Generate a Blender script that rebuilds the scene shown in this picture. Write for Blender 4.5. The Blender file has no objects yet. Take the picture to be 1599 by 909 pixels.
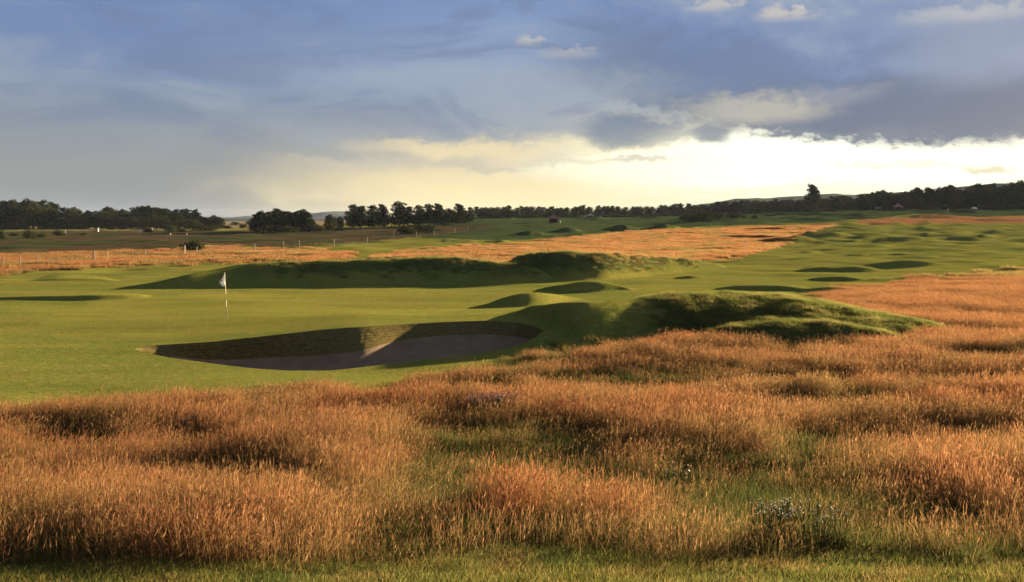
import bpy, bmesh, math, random
import numpy as np
from mathutils import Vector, Matrix

rng = np.random.default_rng(7)
random.seed(7)
SC = bpy.context.scene
COL = SC.collection

# ------------------------------------------------------------------ camera, light, sky
CH, F, HZ, CX = 4.8, 1500.0, 343.0, 799.5      # eye height, focal in photo pixels, horizon row, centre column
EXPOSURE = 2.9
SUN_AZ, SUN_EL = 44.0, 8.3                     # degrees right of the view direction / above the horizon

cam_data = bpy.data.cameras.new("camera")
cam_data.sensor_width = 36.0
cam_data.lens = 36.0 * F / 1599.0
cam_data.shift_y = -(454.5 - HZ) / 1599.0
cam_data.clip_start = 0.1
cam_data.clip_end = 40000
cam = bpy.data.objects.new("camera", cam_data)
cam.location = (0, 0, CH)
cam.rotation_euler = (math.radians(90), 0, 0)
COL.objects.link(cam)
SC.camera = cam

SC.view_settings.view_transform = 'Standard'
SC.view_settings.look = 'None'
SC.view_settings.exposure = EXPOSURE
SC.view_settings.gamma = 1
SC.cycles.max_bounces = 5
SC.cycles.diffuse_bounces = 3
SC.cycles.transmission_bounces = 3
SC.cycles.volume_bounces = 0
SC.cycles.use_denoising = True

sun_data = bpy.data.lights.new("sun", 'SUN')
sun_data.energy = 5.0
sun_data.angle = math.radians(0.6)
sun_data.color = (1.0, 0.75, 0.43)
sun = bpy.data.objects.new("sun", sun_data)
sa, se = math.radians(SUN_AZ), math.radians(SUN_EL)
sdir = Vector((math.sin(sa) * math.cos(se), math.cos(sa) * math.cos(se), math.sin(se)))
sun.rotation_euler = sdir.to_track_quat('Z', 'Y').to_euler()
sun.location = (30, 20, 30)
COL.objects.link(sun)


def lin(c):
    return tuple(((v / 255.0) / 12.92 if v <= 10 else ((v / 255.0 + 0.055) / 1.055) ** 2.4) for v in c)


class NT:
    """small helper for writing node maths"""
    def __init__(s, tree):
        s.t = tree
        s.n = tree.nodes
        s.l = tree.links

    def new(s, typ, **kw):
        n = s.n.new(typ)
        for k, v in kw.items():
            setattr(n, k, v)
        return n

    def put(s, sock, v):
        if isinstance(v, bpy.types.NodeSocket):
            s.l.new(v, sock)
        elif v is not None:
            if sock.type == 'RGBA' and hasattr(v, '__len__') and len(v) == 3:
                v = (*v, 1)
            sock.default_value = v

    def m(s, op, a, b=None, c=None, clamp=False):
        n = s.new('ShaderNodeMath', operation=op, use_clamp=clamp)
        s.put(n.inputs[0], a)
        if b is not None: s.put(n.inputs[1], b)
        if c is not None: s.put(n.inputs[2], c)
        return n.outputs[0]

    def mr(s, v, a, b, c=0.0, d=1.0, smooth=True):
        n = s.new('ShaderNodeMapRange', interpolation_type='SMOOTHSTEP' if smooth else 'LINEAR')
        s.put(n.inputs[0], v)
        for i, q in enumerate((a, b, c, d)):
            s.put(n.inputs[1 + i], q)
        return n.outputs[0]

    def mix(s, f, a, b, mode='MIX'):
        n = s.new('ShaderNodeMix', data_type='RGBA', blend_type=mode)
        s.put(n.inputs[0], f)
        s.put(n.inputs[6], a)
        s.put(n.inputs[7], b)
        return n.outputs[2]

    def noise(s, vec, scale, detail=4, rough=0.5, dist=0.0):
        n = s.new('ShaderNodeTexNoise')
        if vec is not None: s.put(n.inputs['Vector'], vec)
        n.inputs['Scale'].default_value = scale
        n.inputs['Detail'].default_value = detail
        n.inputs['Roughness'].default_value = rough
        n.inputs['Distortion'].default_value = dist
        return n.outputs['Fac']

    def ramp(s, fac, stops):
        n = s.new('ShaderNodeValToRGB')
        e = n.color_ramp.elements
        while len(e) > 1: e.remove(e[-1])
        e[0].position = stops[0][0]
        e[0].color = (*stops[0][1], 1)
        for p, c in stops[1:]:
            q = e.new(p)
            q.color = (*c, 1)
        s.put(n.inputs[0], fac)
        return n.outputs[0]

    def combine(s, x, y, z):
        n = s.new('ShaderNodeCombineXYZ')
        for i, q in enumerate((x, y, z)): s.put(n.inputs[i], q)
        return n.outputs[0]


def build_world():
    w = bpy.data.worlds.new("World")
    SC.world = w
    w.use_nodes = True
    w.node_tree.nodes.clear()
    g = NT(w.node_tree)
    tc = g.new('ShaderNodeTexCoord')
    sep = g.new('ShaderNodeSeparateXYZ')
    g.l.new(tc.outputs['Generated'], sep.inputs[0])
    dx, dy, dz = sep.outputs
    u = g.m('MULTIPLY', g.m('ARCTAN2', dx, dy), 180 / math.pi)         # azimuth, degrees right of the view
    v = g.m('MULTIPLY', g.m('ARCSINE', dz), 180 / math.pi)             # elevation, degrees
    # soft streaky noise in sky coordinates
    st = g.combine(g.m('MULTIPLY', u, 0.05), g.m('MULTIPLY', v, 0.22), 0.0)
    ci = g.combine(g.m('MULTIPLY', u, 0.12), g.m('MULTIPLY', v, 0.2), 3.0)
    n_st = g.m('SUBTRACT', g.noise(st, 1.6, 5, 0.5, 0.6), 0.5)
    n_st2 = g.m('SUBTRACT', g.noise(st, 5.0, 5, 0.55, 0.8), 0.5)
    n_ci = g.m('SUBTRACT', g.noise(ci, 2.2, 7, 0.58, 0.5), 0.5)
    n_fine = g.m('SUBTRACT', g.noise(ci, 9.0, 6, 0.6, 0.3), 0.5)
    uw = g.m('MULTIPLY_ADD', n_ci, 3.2, g.m('MULTIPLY_ADD', n_fine, 1.4, u))
    vw = g.m('MULTIPLY_ADD', n_st, 2.2, g.m('MULTIPLY_ADD', n_ci, 1.6, v))
    vw2 = g.m('MULTIPLY_ADD', n_fine, 1.1, vw)
    # base colours by elevation for three sky sectors (away from, beside and below the sun)
    H = 30.0
    t = g.m('DIVIDE', g.m('MULTIPLY_ADD', n_st, 1.8, g.m('MULTIPLY_ADD', n_st2, 0.8, v)), H, clamp=True)
    def R(*st_): return g.ramp(t, [(e / H, lin(c)) for e, c in st_])
    left = R((0, (118, 132, 154)), (1.3, (134, 139, 152)), (3.2, (144, 145, 152)), (5.2, (136, 143, 163)),
             (8.5, (108, 131, 176)), (12.5, (92, 121, 181)), (20, (74, 98, 152)), (30, (84, 100, 134)))
    cen = R((0, (252, 226, 160)), (1.6, (250, 222, 165)), (2.8, (226, 202, 168)), (4.0, (182, 175, 170)),
            (5.6, (152, 158, 176)), (9, (130, 150, 190)), (13, (104, 134, 192)), (20, (80, 104, 158)), (30, (84, 100, 134)))
    rig = R((0, (222, 226, 192)), (1.2, (240, 238, 200)), (2.5, (255, 250, 226)), (4.4, (255, 250, 222)),
            (5.4, (200, 190, 175)), (7, (146, 154, 178)), (10, (112, 134, 180)), (13, (96, 124, 180)), (20, (78, 100, 154)), (30, (84, 98, 132)))
    ca = g.m('COSINE', g.m('MULTIPLY', g.m('SUBTRACT', u, 55.0), math.pi / 180))
    ca = g.m('MULTIPLY_ADD', n_ci, 0.10, ca)
    base = g.mix(g.mr(g.m('SUBTRACT', ca, g.m('MULTIPLY', v, 0.008)), 0.24, 0.53), left, cen)
    base = g.mix(g.mr(ca, 0.56, 0.76), base, rig)
    # thin layered cloud over all of it: paler and darker veils drawn out by the wind
    dg_ = g.combine(g.m('MULTIPLY_ADD', u, 0.040, g.m('MULTIPLY', v, 0.05)), g.m('MULTIPLY_ADD', v, 0.17, g.m('MULTIPLY', u, -0.012)), 7.0)
    veil = g.noise(dg_, 2.6, 8, 0.60, 0.9)
    hi = g.mr(v, 2.2, 6.5)
    base = g.mix(g.m('MULTIPLY', g.m('MULTIPLY', g.mr(veil, 0.50, 0.66), hi), 0.42), base, lin((156, 163, 184)))
    base = g.mix(g.m('MULTIPLY', g.m('MULTIPLY', g.mr(veil, 0.50, 0.36), hi), 0.48), base, lin((92, 110, 156)))
    col = base

    def sky(px, py):
        a = math.atan((px - CX) / F)
        return math.degrees(a), math.degrees(math.atan((HZ - py) / F * math.cos(a)))

    def blob(px, py, rx, ry, soft=0.35, rag=0.5, uu=None, vv=None):
        """a cloud at a place in the sky, with a torn edge"""
        u0, v0 = sky(px, py)
        k = 180 / math.pi / F
        a = g.m('DIVIDE', g.m('SUBTRACT', uu or uw, u0), rx * k)
        b = g.m('DIVIDE', g.m('SUBTRACT', vv or vw2, v0), ry * k)
        d = g.m('SQRT', g.m('ADD', g.m('MULTIPLY', a, a), g.m('MULTIPLY', b, b)))
        d = g.m('MULTIPLY_ADD', n_fine, rag, d)
        return g.mr(d, 1.0 + soft, 1.0 - soft, 0.0, 1.0)

    def lay(col, mask, c, amt=1.0):
        return g.mix(g.m('MULTIPLY', mask, amt), col, c if isinstance(c, bpy.types.NodeSocket) else lin(c))

    def glow(c, k): return tuple(x * k for x in lin(c))
    # the long bright gap under the cloud bank, brightest towards the hidden sun
    b = blob(1290, 250, 330, 40, 0.7, 0.5, u, v)
    col = g.mix(g.m('MULTIPLY', b, 0.9), col, (1.45, 1.36, 1.1))
    b = blob(1010, 262, 190, 20, 0.7, 0.6, None, None)
    col = g.mix(g.m('MULTIPLY', b, 0.6), col, glow((255, 246, 214), 1.1))
    b = blob(690, 285, 260, 22, 0.8, 0.5, None, None)
    col = g.mix(g.m('MULTIPLY', b, 0.35), col, glow((255, 224, 150), 1.0))
    b = blob(740, 235, 150, 14, 0.7, 0.6)
    col = g.mix(g.m('MULTIPLY', b, 0.75), col, glow((250, 218, 160), 1.0))
    b = blob(960, 222, 120, 13, 0.7, 0.7)
    col = g.mix(g.m('MULTIPLY', b, 0.6), col, glow((255, 228, 170), 1.0))
    # the dark bank with a torn lower edge; it runs on past the frame to the right
    edge = g.mr(u, -2.0, 21.0, 8.2, 4.15, smooth=True)
    edge2 = g.mr(u, 60.0, 130.0, 0.0, 9.0)
    dv = g.m('SUBTRACT', g.m('MULTIPLY_ADD', n_fine, 2.3, g.m('MULTIPLY_ADD', n_ci, 0.9, v)), g.m('ADD', edge, edge2))
    bank = g.m('MULTIPLY', g.mr(dv, -0.15, 0.45), g.mr(u, -1.0, 11.0))
    t2 = g.m('ADD', g.m('MULTIPLY', dv, 0.11), g.m('MULTIPLY_ADD', n_ci, 0.9, g.m('MULTIPLY', n_st, 0.5)), clamp=True)
    bankc = g.ramp(t2, [(0.0, lin((112, 122, 146))), (0.12, lin((88, 103, 140))), (0.35, lin((82, 104, 156))), (0.6, lin((94, 119, 178))),
                        (0.8, lin((118, 138, 182))), (1.0, lin((150, 158, 184)))])
    col = g.mix(bank, col, bankc)
    for (px, py, rx, ry, c, amt, soft) in (
            (1440, 165, 220, 50, (78, 96, 138), 0.85, 0.5), (1130, 105, 190, 45, (84, 108, 160), 0.7, 0.6),
            (985, 200, 70, 22, (100, 117, 152), 0.85, 0.5), (1112, 212, 34, 17, (104, 117, 146), 0.85, 0.5), (1035, 218, 70, 10, (140, 145, 160), .6, .6),
            (1180, 172, 95, 20, (196, 184, 172), 0.75, 0.6), (1300, 145, 60, 12, (150, 150, 168), 0.5, 0.7),
            (560, 190, 90, 14, (132, 140, 162), 0.55, 0.7), (760, 262, 60, 7, (200, 184, 164), 0.7, 0.6),
            (430, 55, 190, 28, (104, 126, 176), 0.5, 0.7), (120, 40, 170, 24, (88, 116, 176), 0.5, 0.7),
            (640, 120, 200, 24, (150, 160, 190), 0.5, 0.8), (900, 140, 150, 26, (152, 158, 178), 0.5, 0.8),
            (1540, 60, 120, 60, (140, 148, 178), 0.6, 0.6), (1340, 40, 90, 22, (112, 134, 180), 0.5, 0.7),
            (600, 258, 150, 7, (208, 190, 168), .55, .7), (870, 250, 110, 5, (222, 202, 172), .6, .7), (560, 300, 90, 5, (232, 208, 168), .5, .8), (1180, 296, 170, 7, (224, 224, 196), .5, .8), (1400, 262, 120, 5, (244, 236, 205), .7, .6), (1545, 268, 36, 6, (205, 194, 168), 0.8, 0.5), (1010, 246, 45, 5, (190, 176, 160), .6, .6)):
        col = lay(col, blob(px, py, rx, ry, soft, 0.7), c, amt)
    # cumulus heads catching the sun: a lit head and a shaded foot
    for (px, py, rx, ry, c, amt) in ((1110, 13, 34, 10, (204, 190, 188), 0.7), (1226, 26, 40, 13, (214, 196, 186), 0.75),
                                     (826, 66, 18, 10, (204, 190, 184), 0.65), (886, 86, 42, 11, (176, 170, 182), 0.7),
                                     (1480, 28, 60, 15, (176, 174, 188), 0.8), (1560, 24, 50, 14, (180, 176, 188), 0.7)):
        m1 = blob(px, py, rx, ry, 0.5, 2.2, g.m('MULTIPLY_ADD', n_fine, 2.2, u), g.m('MULTIPLY_ADD', n_fine, 1.0, v))
        m2 = g.mr(v, sky(px, py + ry * 1.1)[1], sky(px, py - ry * 0.6)[1])
        col = lay(col, g.m('MULTIPLY', m1, m2), c, amt)
    bw = g.new('ShaderNodeHueSaturation'); bw.inputs['Saturation'].default_value = .83; g.put(bw.inputs['Color'], col); col = g.mix(1.0, bw.outputs[0], (.97, 1.02, .98), 'MULTIPLY')
    below = g.mr(v, -0.6, 0.0)
    col = g.mix(below, lin((70, 72, 60)), col)
    # the clear-air sky behind the thin cloud
    skyt = g.new('ShaderNodeTexSky', sky_type='NISHITA')
    skyt.sun_disc = False
    skyt.sun_elevation = se
    skyt.sun_rotation = sa
    skyt.altitude = 10
    skyt.air_density = 1.0
    skyt.dust_density = 0.5
    bg1 = g.new('ShaderNodeBackground')
    g.l.new(skyt.outputs[0], bg1.inputs[0])
    bg1.inputs[1].default_value = 0.06
    bg2 = g.new('ShaderNodeBackground')
    g.put(bg2.inputs[0], col)
    bg2.inputs[1].default_value = 1.0 / 2 ** EXPOSURE
    ms = g.new('ShaderNodeMixShader')
    ms.inputs[0].default_value = 0.98
    g.l.new(bg1.outputs[0], ms.inputs[1])
    g.l.new(bg2.outputs[0], ms.inputs[2])
    out = g.new('ShaderNodeOutputWorld')
    g.l.new(ms.outputs[0], out.inputs[0])


build_world()

# ------------------------------------------------------------------ noise and terrain maths
_P = rng.permutation(4096)
_A = rng.random(4096) * 2 * math.pi
_G = np.stack([np.cos(_A), np.sin(_A)], 1)


def perlin(x, y, seed=0):
    x = np.asarray(x, float) + seed * 17.31
    y = np.asarray(y, float) - seed * 9.77
    xi, yi = np.floor(x).astype(int), np.floor(y).astype(int)
    fx, fy = x - xi, y - yi
    sx, sy = fx * fx * fx * (fx * (fx * 6 - 15) + 10), fy * fy * fy * (fy * (fy * 6 - 15) + 10)

    def gr(i, j, dx, dy):
        h = _P[(_P[(i & 4095)] + j) & 4095]
        gv = _G[h]
        return gv[..., 0] * dx + gv[..., 1] * dy
    a = gr(xi, yi, fx, fy); b = gr(xi + 1, yi, fx - 1, fy)
    c = gr(xi, yi + 1, fx, fy - 1); d = gr(xi + 1, yi + 1, fx - 1, fy - 1)
    return (a + sx * (b - a)) * (1 - sy) + (c + sx * (d - c)) * sy


def fbm(x, y, o=4, seed=0, g=0.5):
    r, a, f = 0, 1.0, 1.0
    for k in range(o):
        r = r + a * perlin(x * f, y * f, seed + k * 3.1)
        a *= g; f *= 2.03
    return r * 1.5


def sst(a, b, x):
    t = np.clip((x - a) / (b - a), 0, 1)
    return t * t * (3 - 2 * t)


def ipl(x, pts):
    p = np.array(pts, float)
    return np.interp(x, p[:, 0], p[:, 1])


def z_base(px, Y):
    far = ipl(px, [(-400, 0.0), (0, 0.3), (300, .6), (400, 1), (600, 3), (760, 5.2), (1000, 6.0), (1200, 7.6), (1350, 9.2), (1600, 10.2), (2100, 11)])
    z = far * sst(170, 500, Y)
    z = z * (1 - 0.55 * sst(900, 2600, Y))
    z = z + 3.2 * np.clip(1 - np.abs(Y) / 27.0, 0, 1) ** 2.2
    return z


_YG = np.geomspace(6, 2500, 2600)


def base_Y(px, y):
    """distance at which the sight line through (px, y) meets the smooth base ground"""
    px = np.atleast_1d(np.asarray(px, float)); y = np.atleast_1d(np.asarray(y, float))
    zb = z_base(px[:, None], _YG[None, :])
    ray = CH - (y[:, None] - HZ) / F * _YG[None, :]
    hit = zb >= ray
    i = np.where(hit.any(1), hit.argmax(1), len(_YG) - 1)
    i = np.maximum(i, 1)
    k = np.arange(len(i))
    d = zb - ray
    d0, d1 = d[k, i - 1], d[k, i]
    t = np.clip(-d0 / np.where(d1 - d0 == 0, 1, d1 - d0), 0, 1)
    return _YG[i - 1] + (_YG[i] - _YG[i - 1]) * t


class Mound:
    def __init__(s, pts, slope=0.42, back=3.0, rag=0.0, sharp=1.0):
        p = np.array(pts, float)
        s.px = p[:, 0]
        sl = p[:, 3] if p.shape[1] > 3 else None
        n = max(24, int((s.px[-1] - s.px[0]) / 6))
        s.g = np.linspace(s.px[0], s.px[-1], n)
        yc, yb = np.interp(s.g, s.px, p[:, 1]), np.interp(s.g, s.px, p[:, 2])
        k = np.ones(5) / 5
        yc[2:-2] = np.convolve(yc, k, 'valid'); yb[2:-2] = np.convolve(yb, k, 'valid')
        Yb = base_Y(s.g, yb)
        zb = z_base(s.g, Yb)
        kk = (yc - HZ) / F
        if sl is not None: slope = np.interp(s.g, s.px, sl)
        r = (CH - zb - kk * Yb) / (slope + kk)
        r = np.maximum(r, 0.02)
        taper = sst(s.px[0], s.px[0] + 0.06 * (s.px[-1] - s.px[0]), s.g) * (1 - sst(s.px[-1] - 0.06 * (s.px[-1] - s.px[0]), s.px[-1], s.g))
        s.Yb, s.r, s.h = Yb, r, r * slope * taper
        s.back, s.slope = back, slope
        s.rmax = r.max()

    def __call__(s, px, Y):
        out = np.zeros(np.broadcast(px, Y).shape)
        px, Y = np.broadcast_arrays(px, Y)
        k = (px > s.g[0]) & (px < s.g[-1]) & (Y > s.Yb.min() - 1) & (Y < s.Yb.max() + s.rmax * (1 + s.back) + 1)
        if not k.any(): return out
        a, b = px[k], Y[k]
        Yb, r, h = np.interp(a, s.g, s.Yb), np.interp(a, s.g, s.r), np.interp(a, s.g, s.h)
        R_ = np.maximum(r, s.rmax * 0.25)
        t = (b - Yb) / R_
        tc = r / R_
        up = sst(-0.08, 1.0, t / np.maximum(tc, .5))
        dn = 1 - sst(0.85, 1 + s.back, t)
        out[k] = h * up * dn
        return out


RIDGE = Mound([(165, 452, 453), (200, 449, 452.8), (240, 441, 452.5), (300, 425, 451.3), (380, 411.5, 447.5), (470, 409.5, 445),
               (560, 408, 444), (620, 404, 443), (680, 401, 443), (740, 407, 442), (800, 413, 441), (850, 423, 439), (880, 433, 438)], 0.42, 2.2)
RIDGE2 = Mound([(782, 409, 411), (800, 400, 416), (830, 395.5, 432), (880, 393.5, 439), (940, 395.5, 438), (1000, 398.5, 432), (1050, 403, 427), (1090, 408, 423), (1140, 414.5, 419)], 0.42, 2.2)
DUNE = Mound([(785, 500.5, 502, .34), (830, 492, 508, .34), (870, 485.5, 532, .34), (905, 483, 550, .34), (950, 473, 548, .34), (1000, 463, 542, .34), (1050, 457.5, 542, .27), (1120, 457, 545, .20), (1200, 460, 547, .19),
              (1280, 470, 546, .18), (1350, 485, 541, .17), (1420, 498, 533, .16), (1510, 516, 521, .16)], 0.34, 1.5)
HUMP = Mound([(1060, 534, 537), (1110, 517, 545), (1160, 506, 549), (1230, 500, 549), (1300, 505, 546), (1370, 517, 541), (1440, 530, 533)], 0.30, 1.2)
TAIL = Mound([(-80, 468, 469.5), (0, 465.8, 470), (80, 463, 470), (150, 460.5, 469.5), (200, 460.5, 467.5), (240, 462, 464.5)], 0.28, 5)


def ell(x0, x1, yt, yb, slope=0.45, back=3.0):
    slope *= .74
    back *= 1.6
    c = (x0 + x1) / 2; hw = (x1 - x0) / 2 * 1.3
    pts = []
    for k in np.linspace(-1, 1, 15):
        bump = .72 * (max(0.0, 1 - k * k) ** 0.95) * (1 + .12 * math.sin(5 * k + x0))
        ymid = yb - 0.25 * (yb - yt)
        pts.append((c + k * hw, ymid + (yt - ymid) * bump, ymid + (yb - ymid) * bump + 0.01))
    return Mound(pts, slope, back)


SMALL = [
    Mound([(755, 477, 478), (780, 467, 479), (820, 457.5, 480), (850, 458.5, 477), (880, 462, 472), (910, 467, 468)], 0.36, 3),
    Mound([(840, 451, 452), (870, 446, 457), (910, 441, 458), (940, 441, 457), (965, 446, 455), (990, 453, 454)], 0.4, 3),
    ell(1057, 1096, 431, 437, .3), ell(1255, 1366, 411, 427, .4, 4), ell(1269, 1341, 431, 440, .4), ell(1130, 1263, 441, 455, .4, 2.5),
    ell(1250, 1325, 443, 458, .42, 2), ell(1387, 1464, 394, 402, .4), ell(1352, 1470, 407, 418, .34), ell(1370, 1459, 370, 378.5, .5),
    ell(1393, 1430, 358, 363, .5), ell(1413, 1470, 353.5, 359, .5), ell(1427, 1464, 362.5, 368, .5), ell(1516, 1553, 365.5, 371, .5),
    ell(1512, 1575, 359.5, 364.5, .5), ell(1206, 1400, 381.5, 384.5, .5), ell(1340, 1590, 380.5, 385, .5), ell(1250, 1328, 362, 371.5, .5), ell(1120, 1263, 366.5, 373, .5),
    ell(1190, 1270, 371, 380, .4), ell(1258, 1300, 378, 383.5, .45), ell(1312, 1346, 374, 378, .45), ell(1318, 1357, 397, 401.5, .4),
    ell(1252, 1283, 392, 396, .35), ell(1400, 1500, 335, 340.5, .5), ell(1500, 1585, 401, 406, .25), ell(1553, 1600, 419, 426, .35),
    ell(807, 854, 360, 369, .5), ell(862, 910, 355.5, 363.5, .5), ell(950, 998, 350.5, 359.5, .5), ell(1020, 1060, 349.5, 358, .5),
    ell(762, 806, 372, 379.5, .4), ell(825, 870, 374, 378, .4), ell(1102, 1154, 386, 392, .4), ell(1350, 1395, 364, 368, .45), ell(1570, 1640, 372, 378, .45),
    ell(1480, 1600, 392, 396, .35), ell(1560, 1680, 354, 358, .5), ell(1480, 1530, 372, 375, .4), ell(630, 700, 386, 391, .3), ell(690, 742, 373, 378, .35),
    ell(60, 170, 432, 441, .12, 3), ell(1180, 1230, 356, 359, .4), ell(1040, 1100, 341, 345, .4), ell(1330, 1390, 333, 338, .4), ell(1530, 1610, 341, 345, .4),
    ell(900, 960, 338, 343, .35), ell(980, 1050, 337, 341, .35), ell(1440, 1560, 327, 333, .35), ell(1200, 1330, 331, 337, .35)]
MOUNDS = [RIDGE, RIDGE2, DUNE, HUMP, TAIL] + SMALL

# zones drawn on the smooth base ground
POLY = {
    'fore': [(-600, 690), (-100, 664), (0, 650), (150, 634), (300, 624), (450, 618), (600, 611), (700, 588), (800, 570), (860, 560), (950, 549), (1000, 541), (1030, 528),
             (1060, 512), (1200, 490), (1260, 470), (1300, 454), (1400, 441), (1500, 431), (1599, 424), (1800, 414), (2300, 404), (2300, 3000), (-600, 3000)],
    'midl': [(-500, 470), (-100, 440), (0, 430), (60, 422), (140, 416), (250, 412), (330, 411), (400, 408), (500, 408), (560, 400), (545, 395), (500, 391), (440, 391),
             (350, 387), (280, 390), (200, 394), (100, 397), (0, 400), (-100, 404), (-500, 420)],
    'midc': [(575, 404), (640, 392), (720, 386), (800, 383), (860, 375), (940, 366), (1000, 361), (1100, 357), (1200, 353), (1310, 349), (1300, 355), (1270, 362), (1250, 375),
             (1230, 380), (1190, 392), (1160, 401), (1080, 407), (1000, 410), (900, 410), (790, 414), (740, 408), (680, 406)],
    'midr': [(1340, 343.5), (1400, 340.5), (1500, 338.5), (1599, 337.5), (1900, 336), (1900, 350), (1599, 348.5), (1400, 349.5), (1340, 349)],
    'heath_shade': [(-600, 362), (0, 361), (200, 360), (400, 360), (560, 356), (700, 352), (760, 350), (770, 356), (640, 372), (540, 381), (420, 388), (350, 387), (280, 390), (200, 394),
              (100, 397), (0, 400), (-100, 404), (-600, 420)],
    'straw': [(-600, 344), (100, 344), (500, 343.6), (560, 345), (500, 354), (400, 357), (250, 359), (100, 360), (-600, 362)],
    'far_shade': [(560, 344), (760, 335), (1350, 325), (2000, 320), (2000, 336), (1600, 336.5), (1400, 339), (1340, 343), (1300, 347), (1200, 351), (1100, 354), (1000, 359), (940, 364),
                (860, 372), (790, 376), (700, 374), (640, 372), (760, 356)],
    'green': [(60, 500), (150, 470), (330, 455), (600, 451), (700, 456), (760, 470), (720, 490), (640, 503), (450, 514), (250, 530), (90, 525)],
    'verge': [(-600, 5000), (-600, 900), (0, 882), (200, 886), (420, 893), (560, 897), (700, 893), (900, 882), (1100, 868), (1300, 872), (1500, 884), (1700, 893), (2400, 930), (2400, 5000)],
}


def poly_sd(px, y, poly):
    """signed distance to a polygon (positive inside)"""
    p = np.array(poly, float)
    d = np.full(px.shape, 1e9)
    ins = np.zeros(px.shape, bool)
    n = len(p)
    for i in range(n):
        a, b = p[i], p[(i + 1) % n]
        ab = b - a
        t = np.clip(((px - a[0]) * ab[0] + (y - a[1]) * ab[1]) / (ab @ ab), 0, 1)
        d = np.minimum(d, np.hypot(px - a[0] - t * ab[0], y - a[1] - t * ab[1]))
        c = (a[1] > y) != (b[1] > y)
        xx = a[0] + (y - a[1]) / np.where(ab[1] == 0, 1e-9, ab[1]) * ab[0]
        ins ^= c & (px < xx)
    return np.where(ins, d, -d)


def flat_px(X, Y):
    """image column/row where the base ground at X, Y would stand; rows keep the layout of the zones"""
    Ys = np.where(Y > 3, Y, 3)
    px = np.clip(CX + F * X / Ys, -3000, 4600)
    return px, HZ + F * (CH - z_base(px, Ys)) / Ys


def zone(name, px, yf, X, Y, rag=1.0):
    sd = poly_sd(px, yf, POLY[name])
    scale = np.clip((yf - HZ) / 100.0, 0.04, 4.0)
    n = fbm(X / 3.0, Y / 3.0, 3, 5) * 9 + fbm(X / 0.8, Y / 0.8, 2, 8) * 3
    return sst(-1.0, 1.0, (sd + n * scale * rag) / np.clip(scale * 3.0, 0.5, 9))


def dune_mask(px, Y):
    h = np.maximum(DUNE(px, Y), HUMP(px, Y) * sst(1090, 1150, px) * 1.6)
    return sst(0.03, 0.22, h) * sst(935, 1090, px + 60 * fbm(px / 60., Y / 4., 3, 2))


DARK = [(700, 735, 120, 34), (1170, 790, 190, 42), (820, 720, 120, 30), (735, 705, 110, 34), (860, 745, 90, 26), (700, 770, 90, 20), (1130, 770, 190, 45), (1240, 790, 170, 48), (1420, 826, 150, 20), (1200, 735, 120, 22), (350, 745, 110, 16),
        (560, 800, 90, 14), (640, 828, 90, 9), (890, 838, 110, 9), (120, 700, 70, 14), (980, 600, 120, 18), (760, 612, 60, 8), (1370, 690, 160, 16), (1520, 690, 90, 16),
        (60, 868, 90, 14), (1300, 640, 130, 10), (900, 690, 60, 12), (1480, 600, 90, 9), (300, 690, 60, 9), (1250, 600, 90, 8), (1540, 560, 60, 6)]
REDS = [(965, 800, 48, 36), (850, 800, 60, 28), (560, 640, 80, 14), (960, 655, 120, 12), (1450, 640, 150, 14), (720, 650, 60, 18), (1060, 535, 60, 10)]
TALLS = [(180, 850, 260, 40), (400, 810, 180, 40), (965, 800, 60, 36), (560, 730, 110, 40), (150, 660, 200, 26), (1500, 760, 130, 30), (1380, 790, 90, 24), (1200, 700, 50, 26),
         (1000, 660, 250, 16), (1420, 650, 180, 14), (840, 790, 90, 26)]


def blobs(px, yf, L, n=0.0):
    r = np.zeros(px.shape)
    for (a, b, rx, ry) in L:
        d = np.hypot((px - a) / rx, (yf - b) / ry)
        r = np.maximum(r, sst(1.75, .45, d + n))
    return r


_RX = np.arange(0, 1300, 2.0)
_RK = np.hanning(45) / np.hanning(45).sum()
_RY = np.convolve(np.pad(ipl(_RX, [(150, 0), (300, .06), (450, .22), (560, .36), (640, .30), (700, .30), (780, .38), (857, .42), (990, 0)]), 22, mode='edge'), _RK, 'valid')


def rim_rise(px):
    return np.interp(px, _RX, _RY)


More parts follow.
